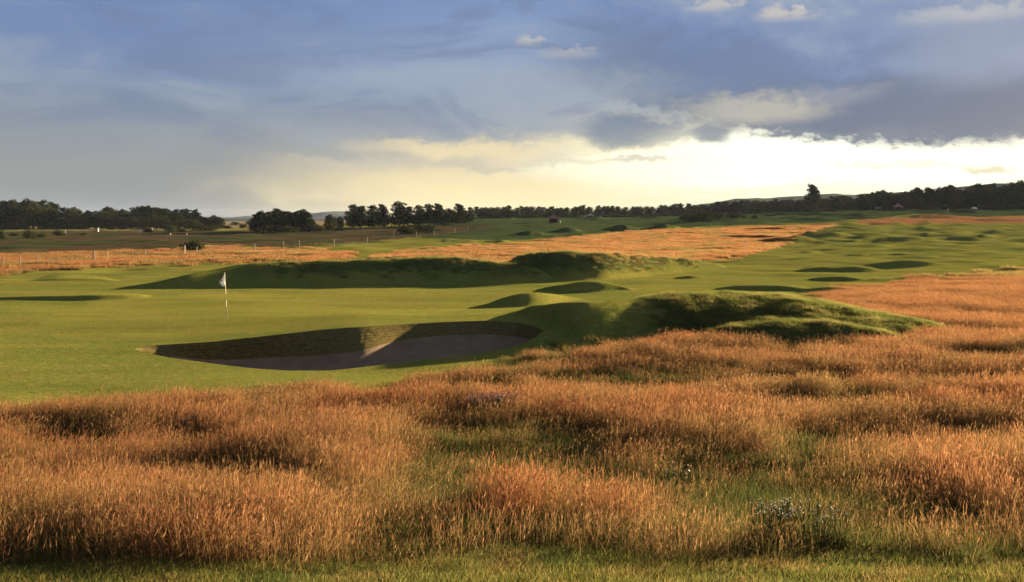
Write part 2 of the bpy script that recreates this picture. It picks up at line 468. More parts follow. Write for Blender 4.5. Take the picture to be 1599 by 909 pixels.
def height(X, Y, rough=None):
    Ys = np.where(Y > 3, Y, 3)
    px = np.clip(CX + F * X / Ys, -3000, 4600)
    z = z_base(px, np.maximum(Y, 0)) + rim_rise(px) * sst(32, 38, Y) * (1 - sst(43.5, 53, Y)) * (Y > 3)
    s = np.zeros(np.broadcast(X, Y).shape)
    for m in MOUNDS:
        s = s + m(px, Y) ** 3
    s = np.cbrt(s)
    if rough is None:
        rough = rough_mask(X, Y)
    rf = np.clip(Y / 60., 0.35, 3)
    n = fbm(X / 14., Y / 11., 3, 1) * 0.10 * rf * (1 - rough * .4) * sst(45, 90, Y)
    n = n + fbm(X / 13. + 5, Y / 7., 2, 3) * (0.18 + .55 * sst(80, 220, Y)) * sst(1060, 1250, px + 60 * sst(150, 250, Y)) * sst(48, 75, Y) * (1 - rough * .7)
    n = n + fbm(X / 16. + 5, Y / 9., 2, 4) * .10 * (1 - rough) * (Y > 5) * (1 - sst(900, 1100, px))
    n = n + fbm(X / 9., Y / 5., 3, 11) * 0.03
    n = n + rough * (fbm(X / 6., Y / 3.4, 2, 21) * 0.13 + fbm(X / 1.2, Y / 1.0, 2, 23) * 0.03)
    fg = (Y > 9) & (Y < 36) & (np.abs(px - 800) < 1500)
    if np.any(fg):
        yq = HZ + F * (CH - z_base(px[fg], Y[fg])) / Y[fg]
        wob = fbm(X[fg] / 2.2, Y[fg] / 1.6, 2, 81) * .7
        q = np.zeros(px.shape)
        q[fg] = -.07 * blobs(px[fg], yq, DARK, wob) + .05 * blobs(px[fg], yq, TALLS, wob)
        n = n + q * sst(10, 12, Y)
    lump = dune_mask(px, Y)
    n = n + lump * (fbm(X / 1.7, Y / 1.5, 4, 33) * 0.08)
    rid = sst(0.3, 1.0, s) * sst(400, 430, px) * (Y > 60) * (1 - sst(130, 160, Y))
    n = n + rid * fbm(X / 2.2, Y / 1.2, 3, 37) * 0.14
    hl = sst(500, 1400, np.hypot(X, Y))
    return z + s + n * (1 - hl)


def rough_mask(X, Y):
    px, yf = flat_px(X, Y)
    r = zone('fore', px, yf, X, Y)
    for k in ('midl', 'midc', 'midr'):
        r = np.maximum(r, zone(k, px, yf, X, Y))
    r = r * (1 - zone('verge', px, yf, X, Y, 1.0)) * (1 - dune_mask(px, Y))
    return r * (Y > 3)


def P2(px, Y):
    return (px - CX) / F * Y


def ground_z(X, Y):
    return height(np.atleast_1d(float(X)), np.atleast_1d(float(Y)))[0]


def hit(px, py):
    """where the sight line through a photo pixel first meets the built ground"""
    Y = np.geomspace(8, 1500, 2500)
    X = (px - CX) / F * Y
    h = height(X, Y)
    d = h - (CH - (py - HZ) / F * Y)
    k = np.argmax(d >= 0) if (d >= 0).any() else int(np.argmin(np.abs(d) + 1e3 * (Y < 300)))
    return float(X[k]), float(Y[k]), float(h[k])


# ------------------------------------------------------------------ object helpers
def mesh_np(name, verts, faces, smooth=True):
    me = bpy.data.meshes.new(name)
    verts = np.asarray(verts, np.float32)
    faces = np.asarray(faces, np.int32)
    k = faces.shape[1]
    me.vertices.add(len(verts)); me.vertices.foreach_set('co', verts.ravel())
    me.loops.add(faces.size); me.loops.foreach_set('vertex_index', faces.ravel())
    me.polygons.add(len(faces)); me.polygons.foreach_set('loop_start', np.arange(0, faces.size, k, dtype=np.int32))
    me.polygons.foreach_set('use_smooth', np.full(len(faces), smooth))
    me.update()
    return me


def link(o, parent=None):
    COL.objects.link(o)
    if parent is not None: o.parent = parent
    return o


def mobj(name, me, m=None, parent=None, **props):
    o = bpy.data.objects.new(name, me)
    if m is not None:
        me.materials.clear(); me.materials.append(m)
    link(o, parent)
    for k, v in props.items(): o[k] = v
    return o


def thing(name, label, cat, loc, rz=0.0, group=None):
    o = bpy.data.objects.new(name, None)
    link(o)
    o.location = loc; o.rotation_euler = (0, 0, rz)
    o.empty_display_size = 0.2
    o['label'] = label; o['category'] = cat
    if group: o['group'] = group
    return o


def new_mat(name):
    m = bpy.data.materials.new(name)
    m.use_nodes = True
    m.node_tree.nodes.clear()
    g = NT(m.node_tree)
    return m, g


def finish(g, shader):
    o = g.new('ShaderNodeOutputMaterial')
    g.l.new(shader, o.inputs[0])


def principled(g, col, rough=0.8, spec=0.3, normal=None):
    p = g.new('ShaderNodeBsdfPrincipled')
    g.put(p.inputs['Base Color'], col)
    g.put(p.inputs['Roughness'], rough)
    g.put(p.inputs['Specular IOR Level'], spec)
    if normal is not None: g.l.new(normal, p.inputs['Normal'])
    return p.outputs[0]


def bump(g, h, strength=0.3, dist=0.05):
    b = g.new('ShaderNodeBump')
    b.inputs['Strength'].default_value = strength
    b.inputs['Distance'].default_value = dist
    g.put(b.inputs['Height'], h)
    return b.outputs[0]


def attr(g, name, typ='GEOMETRY'):
    a = g.new('ShaderNodeAttribute', attribute_type=typ)
    a.attribute_name = name
    return a


def simple_mat(name, c1, c2=None, scale=6.0, rough=0.8, spec=0.3, bmp=0.0):
    m, g = new_mat(name)
    tc = g.new('ShaderNodeTexCoord').outputs['Object']
    n = g.noise(tc, scale, 4, 0.6)
    c2 = c2 or tuple(x * 0.75 for x in c1)
    col = g.mix(g.mr(n, 0.35, 0.65), c1, c2)
    finish(g, principled(g, col, rough, spec, bump(g, n, bmp, 0.02) if bmp else None))
    return m


# ------------------------------------------------------------------ ground materials
def ground_material():
    m, g = new_mat("turf")
    geo = g.new('ShaderNodeNewGeometry').outputs['Position']
    def nz(sx, sy, sc, det=4, r=0.55):
        mp = g.new('ShaderNodeMapping'); mp.inputs['Scale'].default_value = (sx, sy, 1)
        g.l.new(geo, mp.inputs[0])
        return g.noise(mp.outputs[0], sc, det, r)
    big = nz(1, .8, 0.12); mid = nz(1, 1, 0.8); fine = nz(1, 1, 9.0, 5, .65)
    finest = nz(1, 1, 45.0, 3, .7)
    ar = attr(g, 'z_rough').outputs['Fac']; ad = attr(g, 'z_dune').outputs['Fac']
    ah = attr(g, 'z_heath_shade').outputs['Fac']; ast = attr(g, 'z_straw').outputs['Fac']
    ag = attr(g, 'z_green').outputs['Fac']; af = attr(g, 'z_far_shade').outputs['Fac']; av = attr(g, 'z_verge').outputs['Fac']
    arg = attr(g, 'z_ridge').outputs['Fac']
    fair = g.mix(g.mr(big, .38, .62), (0.172, 0.166, 0.036), (0.126, 0.148, 0.032))
    fair = g.mix(g.m('MULTIPLY', g.mr(mid, .42, .68), .45), fair, (0.195, 0.158, 0.042))
    fair = g.mix(g.m('MULTIPLY', g.mr(nz(.22, 1, .35, 4), .45, .6), .5), fair, (0.090, 0.112, 0.024))
    fair = g.mix(g.m('MULTIPLY', g.mr(fine, .40, .66), .5), fair, (0.066, 0.084, 0.02))
    fair = g.mix(g.m('MULTIPLY', g.mr(nz(1, 1, 2.6, 5, .65), .52, .66), .5), fair, (0.235, 0.175, 0.06))
    grn = g.mix(g.mr(big, .38, .62), (0.158, 0.162, 0.034), (0.182, 0.172, 0.040))
    grn = g.mix(g.m('MULTIPLY', g.mr(nz(.25, 1, .55, 4), .42, .62), .5), grn, (0.108, 0.118, 0.025))
    grn = g.mix(g.m('MULTIPLY', g.mr(mid, .4, .66), .35), grn, (0.172, 0.145, 0.036))
    grn = g.mix(g.m('MULTIPLY', g.mr(fine, .4, .66), .34), grn, (0.088, 0.10, 0.022))
    grn = g.mix(g.m('MULTIPLY', g.mr(nz(1, 1, 3.1, 5, .65), .5, .66), .35), grn, (0.215, 0.175, 0.05))
    c = g.mix(ag, fair, grn)
    far = g.mix(g.mr(nz(.5, 1, .05), .42, .58), (0.030, 0.052, 0.022), (0.042, 0.060, 0.022))  # distant green, its colour darkened to stand for cloud shade
    far = g.mix(g.m('MULTIPLY', g.mr(mid, .45, .65), .4), far, (0.060, 0.060, 0.030))
    c = g.mix(af, c, far)
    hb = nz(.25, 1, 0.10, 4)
    heath_shade = g.mix(g.mr(hb, .47, .53), (0.028, 0.044, 0.018), (0.060, 0.040, 0.026))  # heath bands of the far left plain, with cloud shade painted into their colour
    heath_shade = g.mix(g.m('MULTIPLY', g.mr(nz(.3, 1, .3, 4), .5, .62), .6), heath_shade, (0.095, 0.062, 0.038))
    c = g.mix(ah, c, heath_shade)
    straw = g.mix(g.mr(nz(.3, 1, .12, 4), .42, .56), (0.26, 0.19, 0.105), (0.10, 0.085, 0.045))
    c = g.mix(ast, c, straw)
    rg = g.mix(g.mr(mid, .38, .62), (0.085, 0.070, 0.026), (0.13, 0.080, 0.035))
    aff = attr(g, 'z_rfar').outputs['Fac']
    rgf = g.mix(g.mr(mid, .36, .64), (0.27, 0.12, 0.055), (0.17, 0.095, 0.04))
    rg = g.mix(aff, rg, rgf)
    c = g.mix(ar, c, rg)
    dn = g.mix(g.mr(mid, .4, .6), (0.040, 0.060, 0.018), (0.070, 0.082, 0.026))
    c = g.mix(ad, c, dn)
    c = g.mix(g.m('MULTIPLY', arg, .8), c, g.mix(g.mr(fine, .4, .6), (0.046, 0.066, 0.022), (0.082, 0.092, 0.034)))
    vg = g.mix(g.mr(mid, .4, .6), (0.075, 0.085, 0.024), (0.105, 0.085, 0.035))
    c = g.mix(av, c, vg)
    c = g.mix(g.m('MULTIPLY', g.mr(finest, .45, .72), .25), c, g.mix(.5, c, (0.02, 0.03, 0.01)))
    nb = bump(g, g.m('ADD', g.m('MULTIPLY', nz(1, 1, 3.0, 4, .6), 1.2), g.m('ADD', fine, g.m('MULTIPLY', finest, .6))), 0.45, 0.05)
    d = g.new('ShaderNodeBsdfDiffuse'); g.put(d.inputs[0], c); g.l.new(nb, d.inputs['Normal'])
    finish(g, d.outputs[0])
    return m


def sand_material():
    m, g = new_mat("bunker_sand")
    geo = g.new('ShaderNodeNewGeometry').outputs['Position']
    n = g.noise(geo, 1.5, 5, .6); f = g.noise(geo, 30, 4, .7)
    wv = g.new('ShaderNodeTexWave', wave_type='BANDS')
    g.l.new(geo, wv.inputs[0]); wv.inputs['Scale'].default_value = 3.2; wv.inputs['Distortion'].default_value = 5
    wv.inputs['Detail'].default_value = 3
    c = g.mix(g.mr(n, .35, .65), (0.185, 0.130, 0.082), (0.145, 0.100, 0.062))
    c = g.mix(g.m('MULTIPLY', g.mr(f, .4, .7), .35), c, (0.11, 0.08, 0.062))
    h = g.m('ADD', g.m('MULTIPLY', wv.outputs['Fac'], .25), f)
    finish(g, principled(g, c, .95, .1, bump(g, h, .25, .02)))
    return m


def face_material():
    m, g = new_mat("stacked_turf_face")
    geo = g.new('ShaderNodeNewGeometry').outputs['Position']
    mp = g.new('ShaderNodeMapping'); mp.inputs['Scale'].default_value = (1, 1, 1)
    g.l.new(geo, mp.inputs[0])
    n = g.noise(geo, 5, 5, .7); f = g.noise(geo, 26, 4, .7)
    sep = g.new('ShaderNodeSeparateXYZ'); g.l.new(geo, sep.inputs[0])
    lay = g.m('SINE', g.m('MULTIPLY_ADD', n, 3.0, g.m('MULTIPLY', sep.outputs[2], 2 * math.pi / 0.085)))
    c = g.mix(g.m('MULTIPLY', g.mr(lay, -.6, 1.0), .45), (0.080, 0.066, 0.026), (0.130, 0.112, 0.044))
    c = g.mix(g.m('MULTIPLY', g.mr(n, .42, .62), .6), c, (0.15, 0.12, 0.046))
    c = g.mix(g.m('MULTIPLY', g.mr(f, .5, .68), .5), c, (0.17, 0.13, 0.06))
    d = g.new('ShaderNodeBsdfDiffuse'); g.put(d.inputs[0], c)
    g.l.new(bump(g, g.m('MULTIPLY_ADD', lay, .25, g.m('MULTIPLY', f, 1.5)), .7, .04), d.inputs['Normal'])
    finish(g, d.outputs[0])
    return m


TURF, SAND, FACE = ground_material(), sand_material(), face_material()


# ------------------------------------------------------------------ the ground sheet
def build_ground():
    cols = np.concatenate([np.arange(-240, 1841, 3.0)])
    az = np.arctan((cols - CX) / F)
    a0, a1 = az[0], az[-1]
    extra = np.linspace(a1, a0 + 2 * math.pi, 130)[1:-1]
    az = np.concatenate([az, extra])
    nc = len(az)
    rowsA = np.concatenate([[0.03, 0.6], np.linspace(1.5, 9, 16), np.linspace(9.2, 31.3, 95)])
    NB_near, NB_sand, NB_wall = 8, 40, 26
    NBr = NB_near + NB_sand + NB_wall
    ya, yb = 31.5, 43.0
    rowsB = np.linspace(ya, yb, NBr + 1)
    rowsC = np.concatenate([np.linspace(yb + .12, 78, 210), np.linspace(78.4, 135, 95), np.geomspace(136, 560, 115), np.geomspace(570, 15000, 40)])
    ia, ib = len(rowsA), len(rowsA) + NBr
    rows = np.concatenate([rowsA, rowsB, rowsC])
    nr = len(rows)
    pxc = np.where(np.abs(az) < 1.2, CX + F * np.tan(np.clip(az, -1.2, 1.2)), 9999)
    # warp rows onto the rim of the bunker
    yn = [(212, 546.0), (221, 550.0), (240, 554.5), (270, 560), (330, 568), (400, 575), (450, 578), (520, 578), (600, 570.5), (700, 560.5), (800, 551), (835, 543), (857, 529)]
    yf_ = [(212, 545.0), (221, 541.8), (240, 539.8), (330, 534), (420, 523), (500, 514), (560, 510), (620, 507), (680, 504), (760, 501), (810, 503.5), (840, 512), (857, 524)]
    xs = np.linspace(150, 900, 751)
    k = np.ones(9) / 9
    def sm(pts):
        y = ipl(xs, pts)
        y2 = y.copy(); y2[4:-4] = np.convolve(y, k, 'valid')
        return y2
    YN = CH * F / (sm(yn) - HZ); YF = (CH - rim_rise(xs)) * F / (sm(yf_) - HZ)
    pin = np.clip(pxc, 212, 857)
    yN, yF = np.interp(pin, xs, YN), np.interp(pin, xs, YF)
    out = np.where(pxc < 212, 212 - pxc, np.where(pxc > 857, pxc - 857, 0))
    w = sst(0, 420, out)
    yN = yN * (1 - w) + ya * w; yF = yF * (1 - w) + yb * w
    yF = np.maximum(yF, yN + 0.25)
    Yr = np.zeros((nr, nc))
    t = sst(14, ya, rows[:ia])[:, None]
    Yr[:ia] = rows[:ia, None] + (yN - ya)[None, :] * t * (rows[:ia, None] / ya)
    t = 1 - sst(yb, 66, rows[ib + 1:])[:, None]
    Yr[ib + 1:] = rows[ib + 1:, None] + (yF - yb)[None, :] * t
    s = np.linspace(0, 1, NBr + 1)[:, None]
    Yr[ia:ib + 1] = yN[None, :] + (yF - yN)[None, :] * s
    # bunker profile
    inb = (pxc > 213) & (pxc < 856.5)
    dep = ipl(pxc, [(213, 0), (235, .12), (300, .50), (360, .65), (420, .70), (480, .66), (500, .60), (520, .50), (540, .43), (563, .37), (600, .24), (640, .20), (700, .12), (780, .16), (825, .14), (857, .02)])
    dep = np.where(inb, dep, 0)
    jd = np.where(inb)[0]
    dk = np.hanning(15); dk /= dk.sum()
    ds_ = np.convolve(np.pad(dep[jd], 7, mode='edge'), dk, 'valid')
    ew = np.clip(np.minimum(np.arange(len(jd)), np.arange(len(jd))[::-1]) / 8.0, 0, 1)
    dep[jd] = dep[jd] * (1 - ew) + ds_ * ew
    yw = ipl(pxc, [(213, 547), (260, 555), (300, 559), (346, 562), (396, 558.5), (450, 557), (495, 554.5), (540, 552), (563, 549), (599, 537.5), (630, 530.5), (666, 526),
                   (720, 523), (774, 522), (810, 527), (857, 535)])
    Yr[ia - 1, inb] = Yr[ia, inb] - .03
    Yr[ib + 1, inb] = Yr[ib, inb] + .04
    X0 = (pxc - CX) / F
    YWs = np.zeros(nc)
    for j in np.where(inb)[0]:
        wdt = yF[j] - yN[j]
        zr = 0.0
        YW = F * (CH + dep[j]) / (yw[j] - HZ)
        YWs[j] = min(max(YW, yN[j] + .45 * wdt), yF[j] - 0.10)
    jb = np.where(inb)[0]
    kern = np.hanning(33); kern /= kern.sum()
    gap = np.pad((yF - YWs)[jb], 16, mode='edge')
    YWs[jb] = yF[jb] - np.convolve(gap, kern, 'valid')
    for j in jb:
        wdt = yF[j] - yN[j]
        YW = YWs[j]
        YNB = yN[j] + min(.45, .2 * wdt)
        q = np.concatenate([np.linspace(yN[j], YNB, NB_near + 1)[:-1], np.linspace(YNB, YW, NB_sand + 1)[:-1], np.linspace(YW, yF[j], NB_wall + 1)])
        Yr[ia:ib + 1, j] = q
    rad = Yr / np.where(np.abs(az) < .62, np.cos(az), math.cos(.62))[None, :]
    X = np.sin(az)[None, :] * rad; Y = np.cos(az)[None, :] * rad
    px, yf = flat_px(X, Y)
    rgh = rough_mask(X, Y)
    Z = height(X, Y, rgh)
    # shallow lip and bunker depth
    zrimN, zrimF = Z[ia].copy(), Z[ib].copy()
    for j in np.where(inb)[0]:
        q = Yr[ia:ib + 1, j]
        a = np.linspace(0, 1, NBr + 1)
        rim = zrimN[j] + (zrimF[j] - zrimN[j]) * sst(0, 1, a)
        zf = -dep[j]
        z = np.empty(NBr + 1)
        tn = np.linspace(0, 1, NB_near + 1)
        flo = min(zf, zrimN[j] - .001)
        z[:NB_near + 1] = zrimN[j] + (flo - zrimN[j]) * sst(0, 1, tn) ** .8
        ts = np.linspace(0, 1, NB_sand + 1)
        dish = -(0.50 + .25 * float(sst(510, 600, pxc[j]))) * np.clip(np.sin(np.pi * ts), 0, 1) ** .6 * min(1, max(0, zrimF[j] - flo) * 1.6)
        rise = 0.16 * ts ** 3 * min(1, dep[j] * 1.5)
        XX = X[ia + NB_near:ia + NB_near + NB_sand + 1, j]; YY = q[NB_near:NB_near + NB_sand + 1]
        z[NB_near:NB_near + NB_sand + 1] = flo + dish + rise * 0 + fbm(XX / .6, YY / .5, 3, 51) * .025 * min(1, dep[j] * 2)
        tw = np.linspace(0, 1, NB_wall + 1)
        z[NB_near + NB_sand:] = flo + (zrimF[j] - flo) * tw
        # stacked turves: small steps pushed in and out along the wall
        yy = Yr[ia + NB_near + NB_sand:ib + 1, j]
        step = (np.sin(tw * dep[j] / 0.085 * 2 * math.pi) * .006 + fbm(np.full(NB_wall + 1, X0[j] * 40 / .25), tw * 9, 3, 61) * .07) * np.sin(np.pi * np.clip(tw, 0, 1)) ** .5 * min(1, dep[j] * 2)
        Y[ia + NB_near + NB_sand:ib + 1, j] = yy + step
        Z[ia:ib + 1, j] = z
    # faces
    V = np.stack([X.ravel(), Y.ravel(), Z.ravel()], 1)
    ii, jj = np.meshgrid(np.arange(nr - 1), np.arange(nc), indexing='ij')
    j2 = (jj + 1) % nc
    Fc = np.stack([ii * nc + jj, ii * nc + j2, (ii + 1) * nc + j2, (ii + 1) * nc + jj], -1).reshape(-1, 4)
    fi, fj = ii.ravel(), jj.ravel()
    inbf = inb[fj] & inb[(fj + 1) % nc] & (fi >= ia) & (fi < ib)
    zid = np.zeros(len(Fc), int)                       # 0 rough ground, 1 fairway, 2 putting green, 3 sand, 4 face
    vr = rgh.ravel()[Fc].mean(1)
    far = Y.ravel()[Fc].mean(1)
    zh = {k_: zone(k_, px, yf, X, Y, 0.3 if k_ in ('green',) else 1.0) * (Y > 3) for k_ in ('heath_shade', 'straw', 'far_shade', 'green', 'verge')}
    dm = dune_mask(px, Y)
    ridge = np.zeros_like(Z)
    for mm in (RIDGE, RIDGE2):
        h_ = mm(px, Y)
        ridge = np.maximum(ridge, sst(.45, 1.1, h_ + fbm(X / 2, Y / 1.5, 3, 71) * .35) * sst(330, 460, px))
    def fm(a): return a.ravel()[Fc].mean(1)
    mown = (vr < .5) & (fm(dm) < .5) & (fm(zh['heath_shade']) < .5) & (fm(zh['straw']) < .5) & (fm(zh['verge']) < .5) & (np.abs(np.take(px.ravel(), Fc[:, 0]) - 800) < 1700) & (far > 20) & (far < 480)
    zid[mown] = 1
    zid[mown & (fm(zh['green']) > .5) & ~inbf] = 2
    r_in = fi - ia
    zid[inbf] = 3
    zid[inbf & (r_in >= NB_near + NB_sand)] = 4
    zid[inbf & (pxc[fj] < 266) & (r_in >= NB_near)] = 4
    zid[inbf & (r_in < NB_near)] = 4
    # vertex normals of the whole sheet so that the split pieces shade as one
    whole = mesh_np('whole', V, Fc)
    nrm = np.empty(len(V) * 3, np.float32)
    whole.vertices.foreach_get('normal', nrm)
    nrm = nrm.reshape(-1, 3)
    bpy.data.meshes.remove(whole)
    rfar = sst(60, 130, Y)
    A = {'z_rough': rgh, 'z_dune': dm, 'z_heath_shade': zh['heath_shade'], 'z_straw': zh['straw'], 'z_green': zh['green'], 'z_far_shade': zh['far_shade'], 'z_verge': zh['verge'],
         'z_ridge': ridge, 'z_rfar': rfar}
    names = ['ground', 'fairway', 'putting_green', 'bunker_sand', 'bunker_face']
    mats = [TURF, TURF, TURF, SAND, FACE]
    for k_, nm in enumerate(names):
        sel = Fc[zid == k_]
        if k_ == 0:      # close the little hole under the camera
            pass
        used, inv = np.unique(sel.ravel(), return_inverse=True)
        me = mesh_np(nm, V[used], inv.reshape(-1, 4))
        for an, av_ in A.items():
            if k_ > 2: break
            at = me.attributes.new(an, 'FLOAT', 'POINT')
            at.data.foreach_set('value', av_.ravel()[used].astype(np.float32))
        me.normals_split_custom_set_from_vertices(nrm[used].tolist())
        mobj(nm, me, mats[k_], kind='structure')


build_ground()

# ------------------------------------------------------------------ grass
def ribbons(blades, segs=3):
    """blades: list of (x, y, h, w, lean_x, lean_y, angle, var); returns verts, quads, grad, var"""
    B = np.array(blades, float)
    n = len(B)
    t = np.linspace(0, 1, segs + 1)
    x = B[:, 0:1] + B[:, 4:5] * t ** 2; y = B[:, 1:2] + B[:, 5:6] * t ** 2
    z = B[:, 2:3] * t * (1 - .12 * t * np.hypot(B[:, 4:5], B[:, 5:6]) / np.maximum(B[:, 2:3], .01))
    w = B[:, 3:4] * (1 - t * .8) * .5
    cx, sx = np.cos(B[:, 6:7]), np.sin(B[:, 6:7])
    L = np.stack([x - cx * w, y - sx * w, z], -1); Rr = np.stack([x + cx * w, y + sx * w, z], -1)
    V = np.stack([L, Rr], 2).reshape(-1, 3)
    base = (np.arange(n) * (segs + 1) * 2)[:, None]
    k = (np.arange(segs) * 2)[None, :]
    q = np.stack([base + k, base + k + 1, base + k + 3, base + k + 2], -1).reshape(-1, 4)
    g_ = np.repeat(np.tile(t, n), 2)
    v_ = np.repeat(B[:, 7], (segs + 1) * 2)
    return V, q, g_, v_


def heads(tips, r):
    """feathery seed heads: crossed slim diamonds at the tips (x, y, z, length, width, lean x, lean y, var)"""
    V, Q, G_, W = [], [], [], []
    for (x, y, z, l, w, lx, ly, var) in tips:
        a = r.random() * math.pi
        for da in (0, math.pi / 2):
            c, s_ = math.cos(a + da) * w / 2, math.sin(a + da) * w / 2
            i = len(V)
            V += [(x, y, z), (x + c + lx * .5, y + s_ + ly * .5, z + l * .45), (x + lx, y + ly, z + l), (x - c + lx * .5, y - s_ + ly * .5, z + l * .45)]
            Q.append((i, i + 1, i + 2, i + 3)); G_ += [1.0, 1.3, 1.5, 1.3]; W += [var] * 4
    return np.array(V).reshape(-1, 3), np.array(Q, int).reshape(-1, 4), np.array(G_), np.array(W)


def tuft(name, kind, seed):
    r = random.Random(seed)
    bl, tips = [], []
    if kind == 'tall':
        for _ in range(62):
            a, d = r.random() * 6.28, .42 * r.random() ** .55
            x, y = d * math.cos(a), d * math.sin(a)
            h = r.uniform(.24, .46) if r.random() < .85 else r.uniform(.42, .62)
            sp = .045 if r.random() < .75 else .13
            lx, ly = r.gauss(.03, sp), r.gauss(0, sp)
            bl.append((x, y, h, .0045, lx, ly, r.random() * 3.14, r.random()))
            tips.append((x + lx * .92, y + ly * .92, h * .93, r.uniform(.06, .13), r.uniform(.004, .010), lx * .5, ly * .5, r.random()))
        for _ in range(30):
            a, d = r.random() * 6.28, .34 * math.sqrt(r.random())
            bl.append((d * math.cos(a), d * math.sin(a), r.uniform(.08, .26), .006, r.gauss(0, .08), r.gauss(0, .08), r.random() * 3.14, r.random() * .6))
    elif kind == 'low':
        for _ in range(60):
            a, d = r.random() * 6.28, .26 * math.sqrt(r.random())
            bl.append((d * math.cos(a), d * math.sin(a), r.uniform(.07, .22), .008, r.gauss(0, .07), r.gauss(0, .07), r.random() * 3.14, r.random()))
    elif kind == 'short':
        for _ in range(70):
            a, d = r.random() * 6.28, .22 * math.sqrt(r.random())
            bl.append((d * math.cos(a), d * math.sin(a), r.uniform(.02, .065), .006, r.gauss(0, .035), r.gauss(0, .035), r.random() * 3.14, r.random()))
    elif kind == 'clump':      # the same tall grass, a metre and a half across, for the far side
        for _ in range(110):
            a, d = r.random() * 6.28, .85 * math.sqrt(r.random())
            h = r.uniform(.22, .5)
            bl.append((d * math.cos(a), d * math.sin(a), h, .035, r.gauss(.03, .06), r.gauss(0, .06), r.random() * 3.14, r.random()))
    V, Q, G_, W = ribbons(bl, 2 if kind in ('clump', 'short') else 3)
    if tips:
        V2, Q2, G2, W2 = heads(tips, r)
        Q = np.concatenate([Q, Q2 + len(V)]); V = np.concatenate([V, V2]); G_ = np.concatenate([G_, G2]); W = np.concatenate([W, W2])
    me = mesh_np(name, V, Q, False)
    for an, a_ in (('grad', G_), ('var', W)):
        at = me.attributes.new(an, 'FLOAT', 'POINT'); at.data.foreach_set('value', a_.astype(np.float32))
    return bpy.data.objects.new(name, me)


def grass_material():
    m, g = new_mat("grass_blades")
    tint = attr(g, 'tint', 'INSTANCER').outputs['Color']
    gr = attr(g, 'grad').outputs['Fac']; va = attr(g, 'var').outputs['Fac']
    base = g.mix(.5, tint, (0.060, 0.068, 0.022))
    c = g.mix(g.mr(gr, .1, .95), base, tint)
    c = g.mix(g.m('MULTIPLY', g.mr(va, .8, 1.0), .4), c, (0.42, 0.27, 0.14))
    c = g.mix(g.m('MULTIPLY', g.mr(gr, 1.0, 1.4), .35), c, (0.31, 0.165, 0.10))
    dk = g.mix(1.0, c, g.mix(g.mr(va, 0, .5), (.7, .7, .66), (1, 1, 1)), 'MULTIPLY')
    d = g.new('ShaderNodeBsdfDiffuse'); g.put(d.inputs[0], dk)
    t = g.new('ShaderNodeBsdfTranslucent'); g.put(t.inputs[0], dk)
    ms = g.new('ShaderNodeMixShader'); ms.inputs[0].default_value = .58
    g.l.new(d.outputs[0], ms.inputs[1]); g.l.new(t.outputs[0], ms.inputs[2])
    finish(g, ms.outputs[0])
    return m


GRASS = grass_material()


def scatter_object(name, pts, rot, scl, tint, kinds, seed, label=None):
    """one 'stuff' object: points on the ground, a tuft of grass standing on each"""
    vc = bpy.data.collections.new(name + '_kinds')
    for k, kd in enumerate(kinds):
        o = tuft(name + '_tuft', kd, seed + k)
        o.data.materials.append(GRASS)
        vc.objects.link(o)
    me = bpy.data.meshes.new(name)
    me.vertices.add(len(pts)); me.vertices.foreach_set('co', np.asarray(pts, np.float32).ravel())
    for an, typ, a_, key in (('rotz', 'FLOAT', rot, 'value'), ('tint', 'FLOAT_COLOR', tint, 'color'), ('scl', 'FLOAT_VECTOR', scl, 'vector')):
        at = me.attributes.new(an, typ, 'POINT'); at.data.foreach_set(key, np.asarray(a_, np.float32).ravel())
    at = me.attributes.new('pick', 'INT', 'POINT'); at.data.foreach_set('value', rng.integers(0, len(kinds), len(pts)).astype(np.int32))
    o = bpy.data.objects.new(name, me); link(o)
    o['kind'] = 'stuff'
    if label: o['label'] = label
    ng = bpy.data.node_groups.new(name, 'GeometryNodeTree')
    ng.interface.new_socket('Geometry', in_out='INPUT', socket_type='NodeSocketGeometry')
    ng.interface.new_socket('Geometry', in_out='OUTPUT', socket_type='NodeSocketGeometry')
    N, L = ng.nodes, ng.links
    gi, go = N.new('NodeGroupInput'), N.new('NodeGroupOutput')
    iop = N.new('GeometryNodeInstanceOnPoints')
    m2p = N.new('GeometryNodeMeshToPoints')
    L.new(gi.outputs[0], m2p.inputs['Mesh']); L.new(m2p.outputs[0], iop.inputs['Points'])
    ci = N.new('GeometryNodeCollectionInfo'); ci.inputs['Collection'].default_value = vc
    ci.inputs['Separate Children'].default_value = True
    L.new(ci.outputs[0], iop.inputs['Instance']); iop.inputs['Pick Instance'].default_value = True
    def na(nm, typ):
        q = N.new('GeometryNodeInputNamedAttribute'); q.data_type = typ; q.inputs[0].default_value = nm
        return q.outputs['Attribute']
    L.new(na('pick', 'INT'), iop.inputs['Instance Index'])
    cx = N.new('ShaderNodeCombineXYZ'); L.new(na('rotz', 'FLOAT'), cx.inputs[2]); L.new(cx.outputs[0], iop.inputs['Rotation'])
    L.new(na('scl', 'FLOAT_VECTOR'), iop.inputs['Scale'])
    L.new(iop.outputs[0], go.inputs[0])
    md = o.modifiers.new('grass', 'NODES'); md.node_group = ng
    return o


def area_pts(y0, y1, dens, px0=-190, px1=1790):
    """points spread evenly over the ground between two distances"""
    A = (px1 - px0) / F * (y1 * y1 - y0 * y0) / 2
    n = int(A * dens)
    Y = np.sqrt(rng.random(n) * (y1 * y1 - y0 * y0) + y0 * y0)
    px = px0 + rng.random(n) * (px1 - px0)
    return (px - CX) / F * Y, Y, px


def mixc(a, b, t):
    return a * (1 - t[:, None]) + np.array(b)[None, :] * t[:, None]


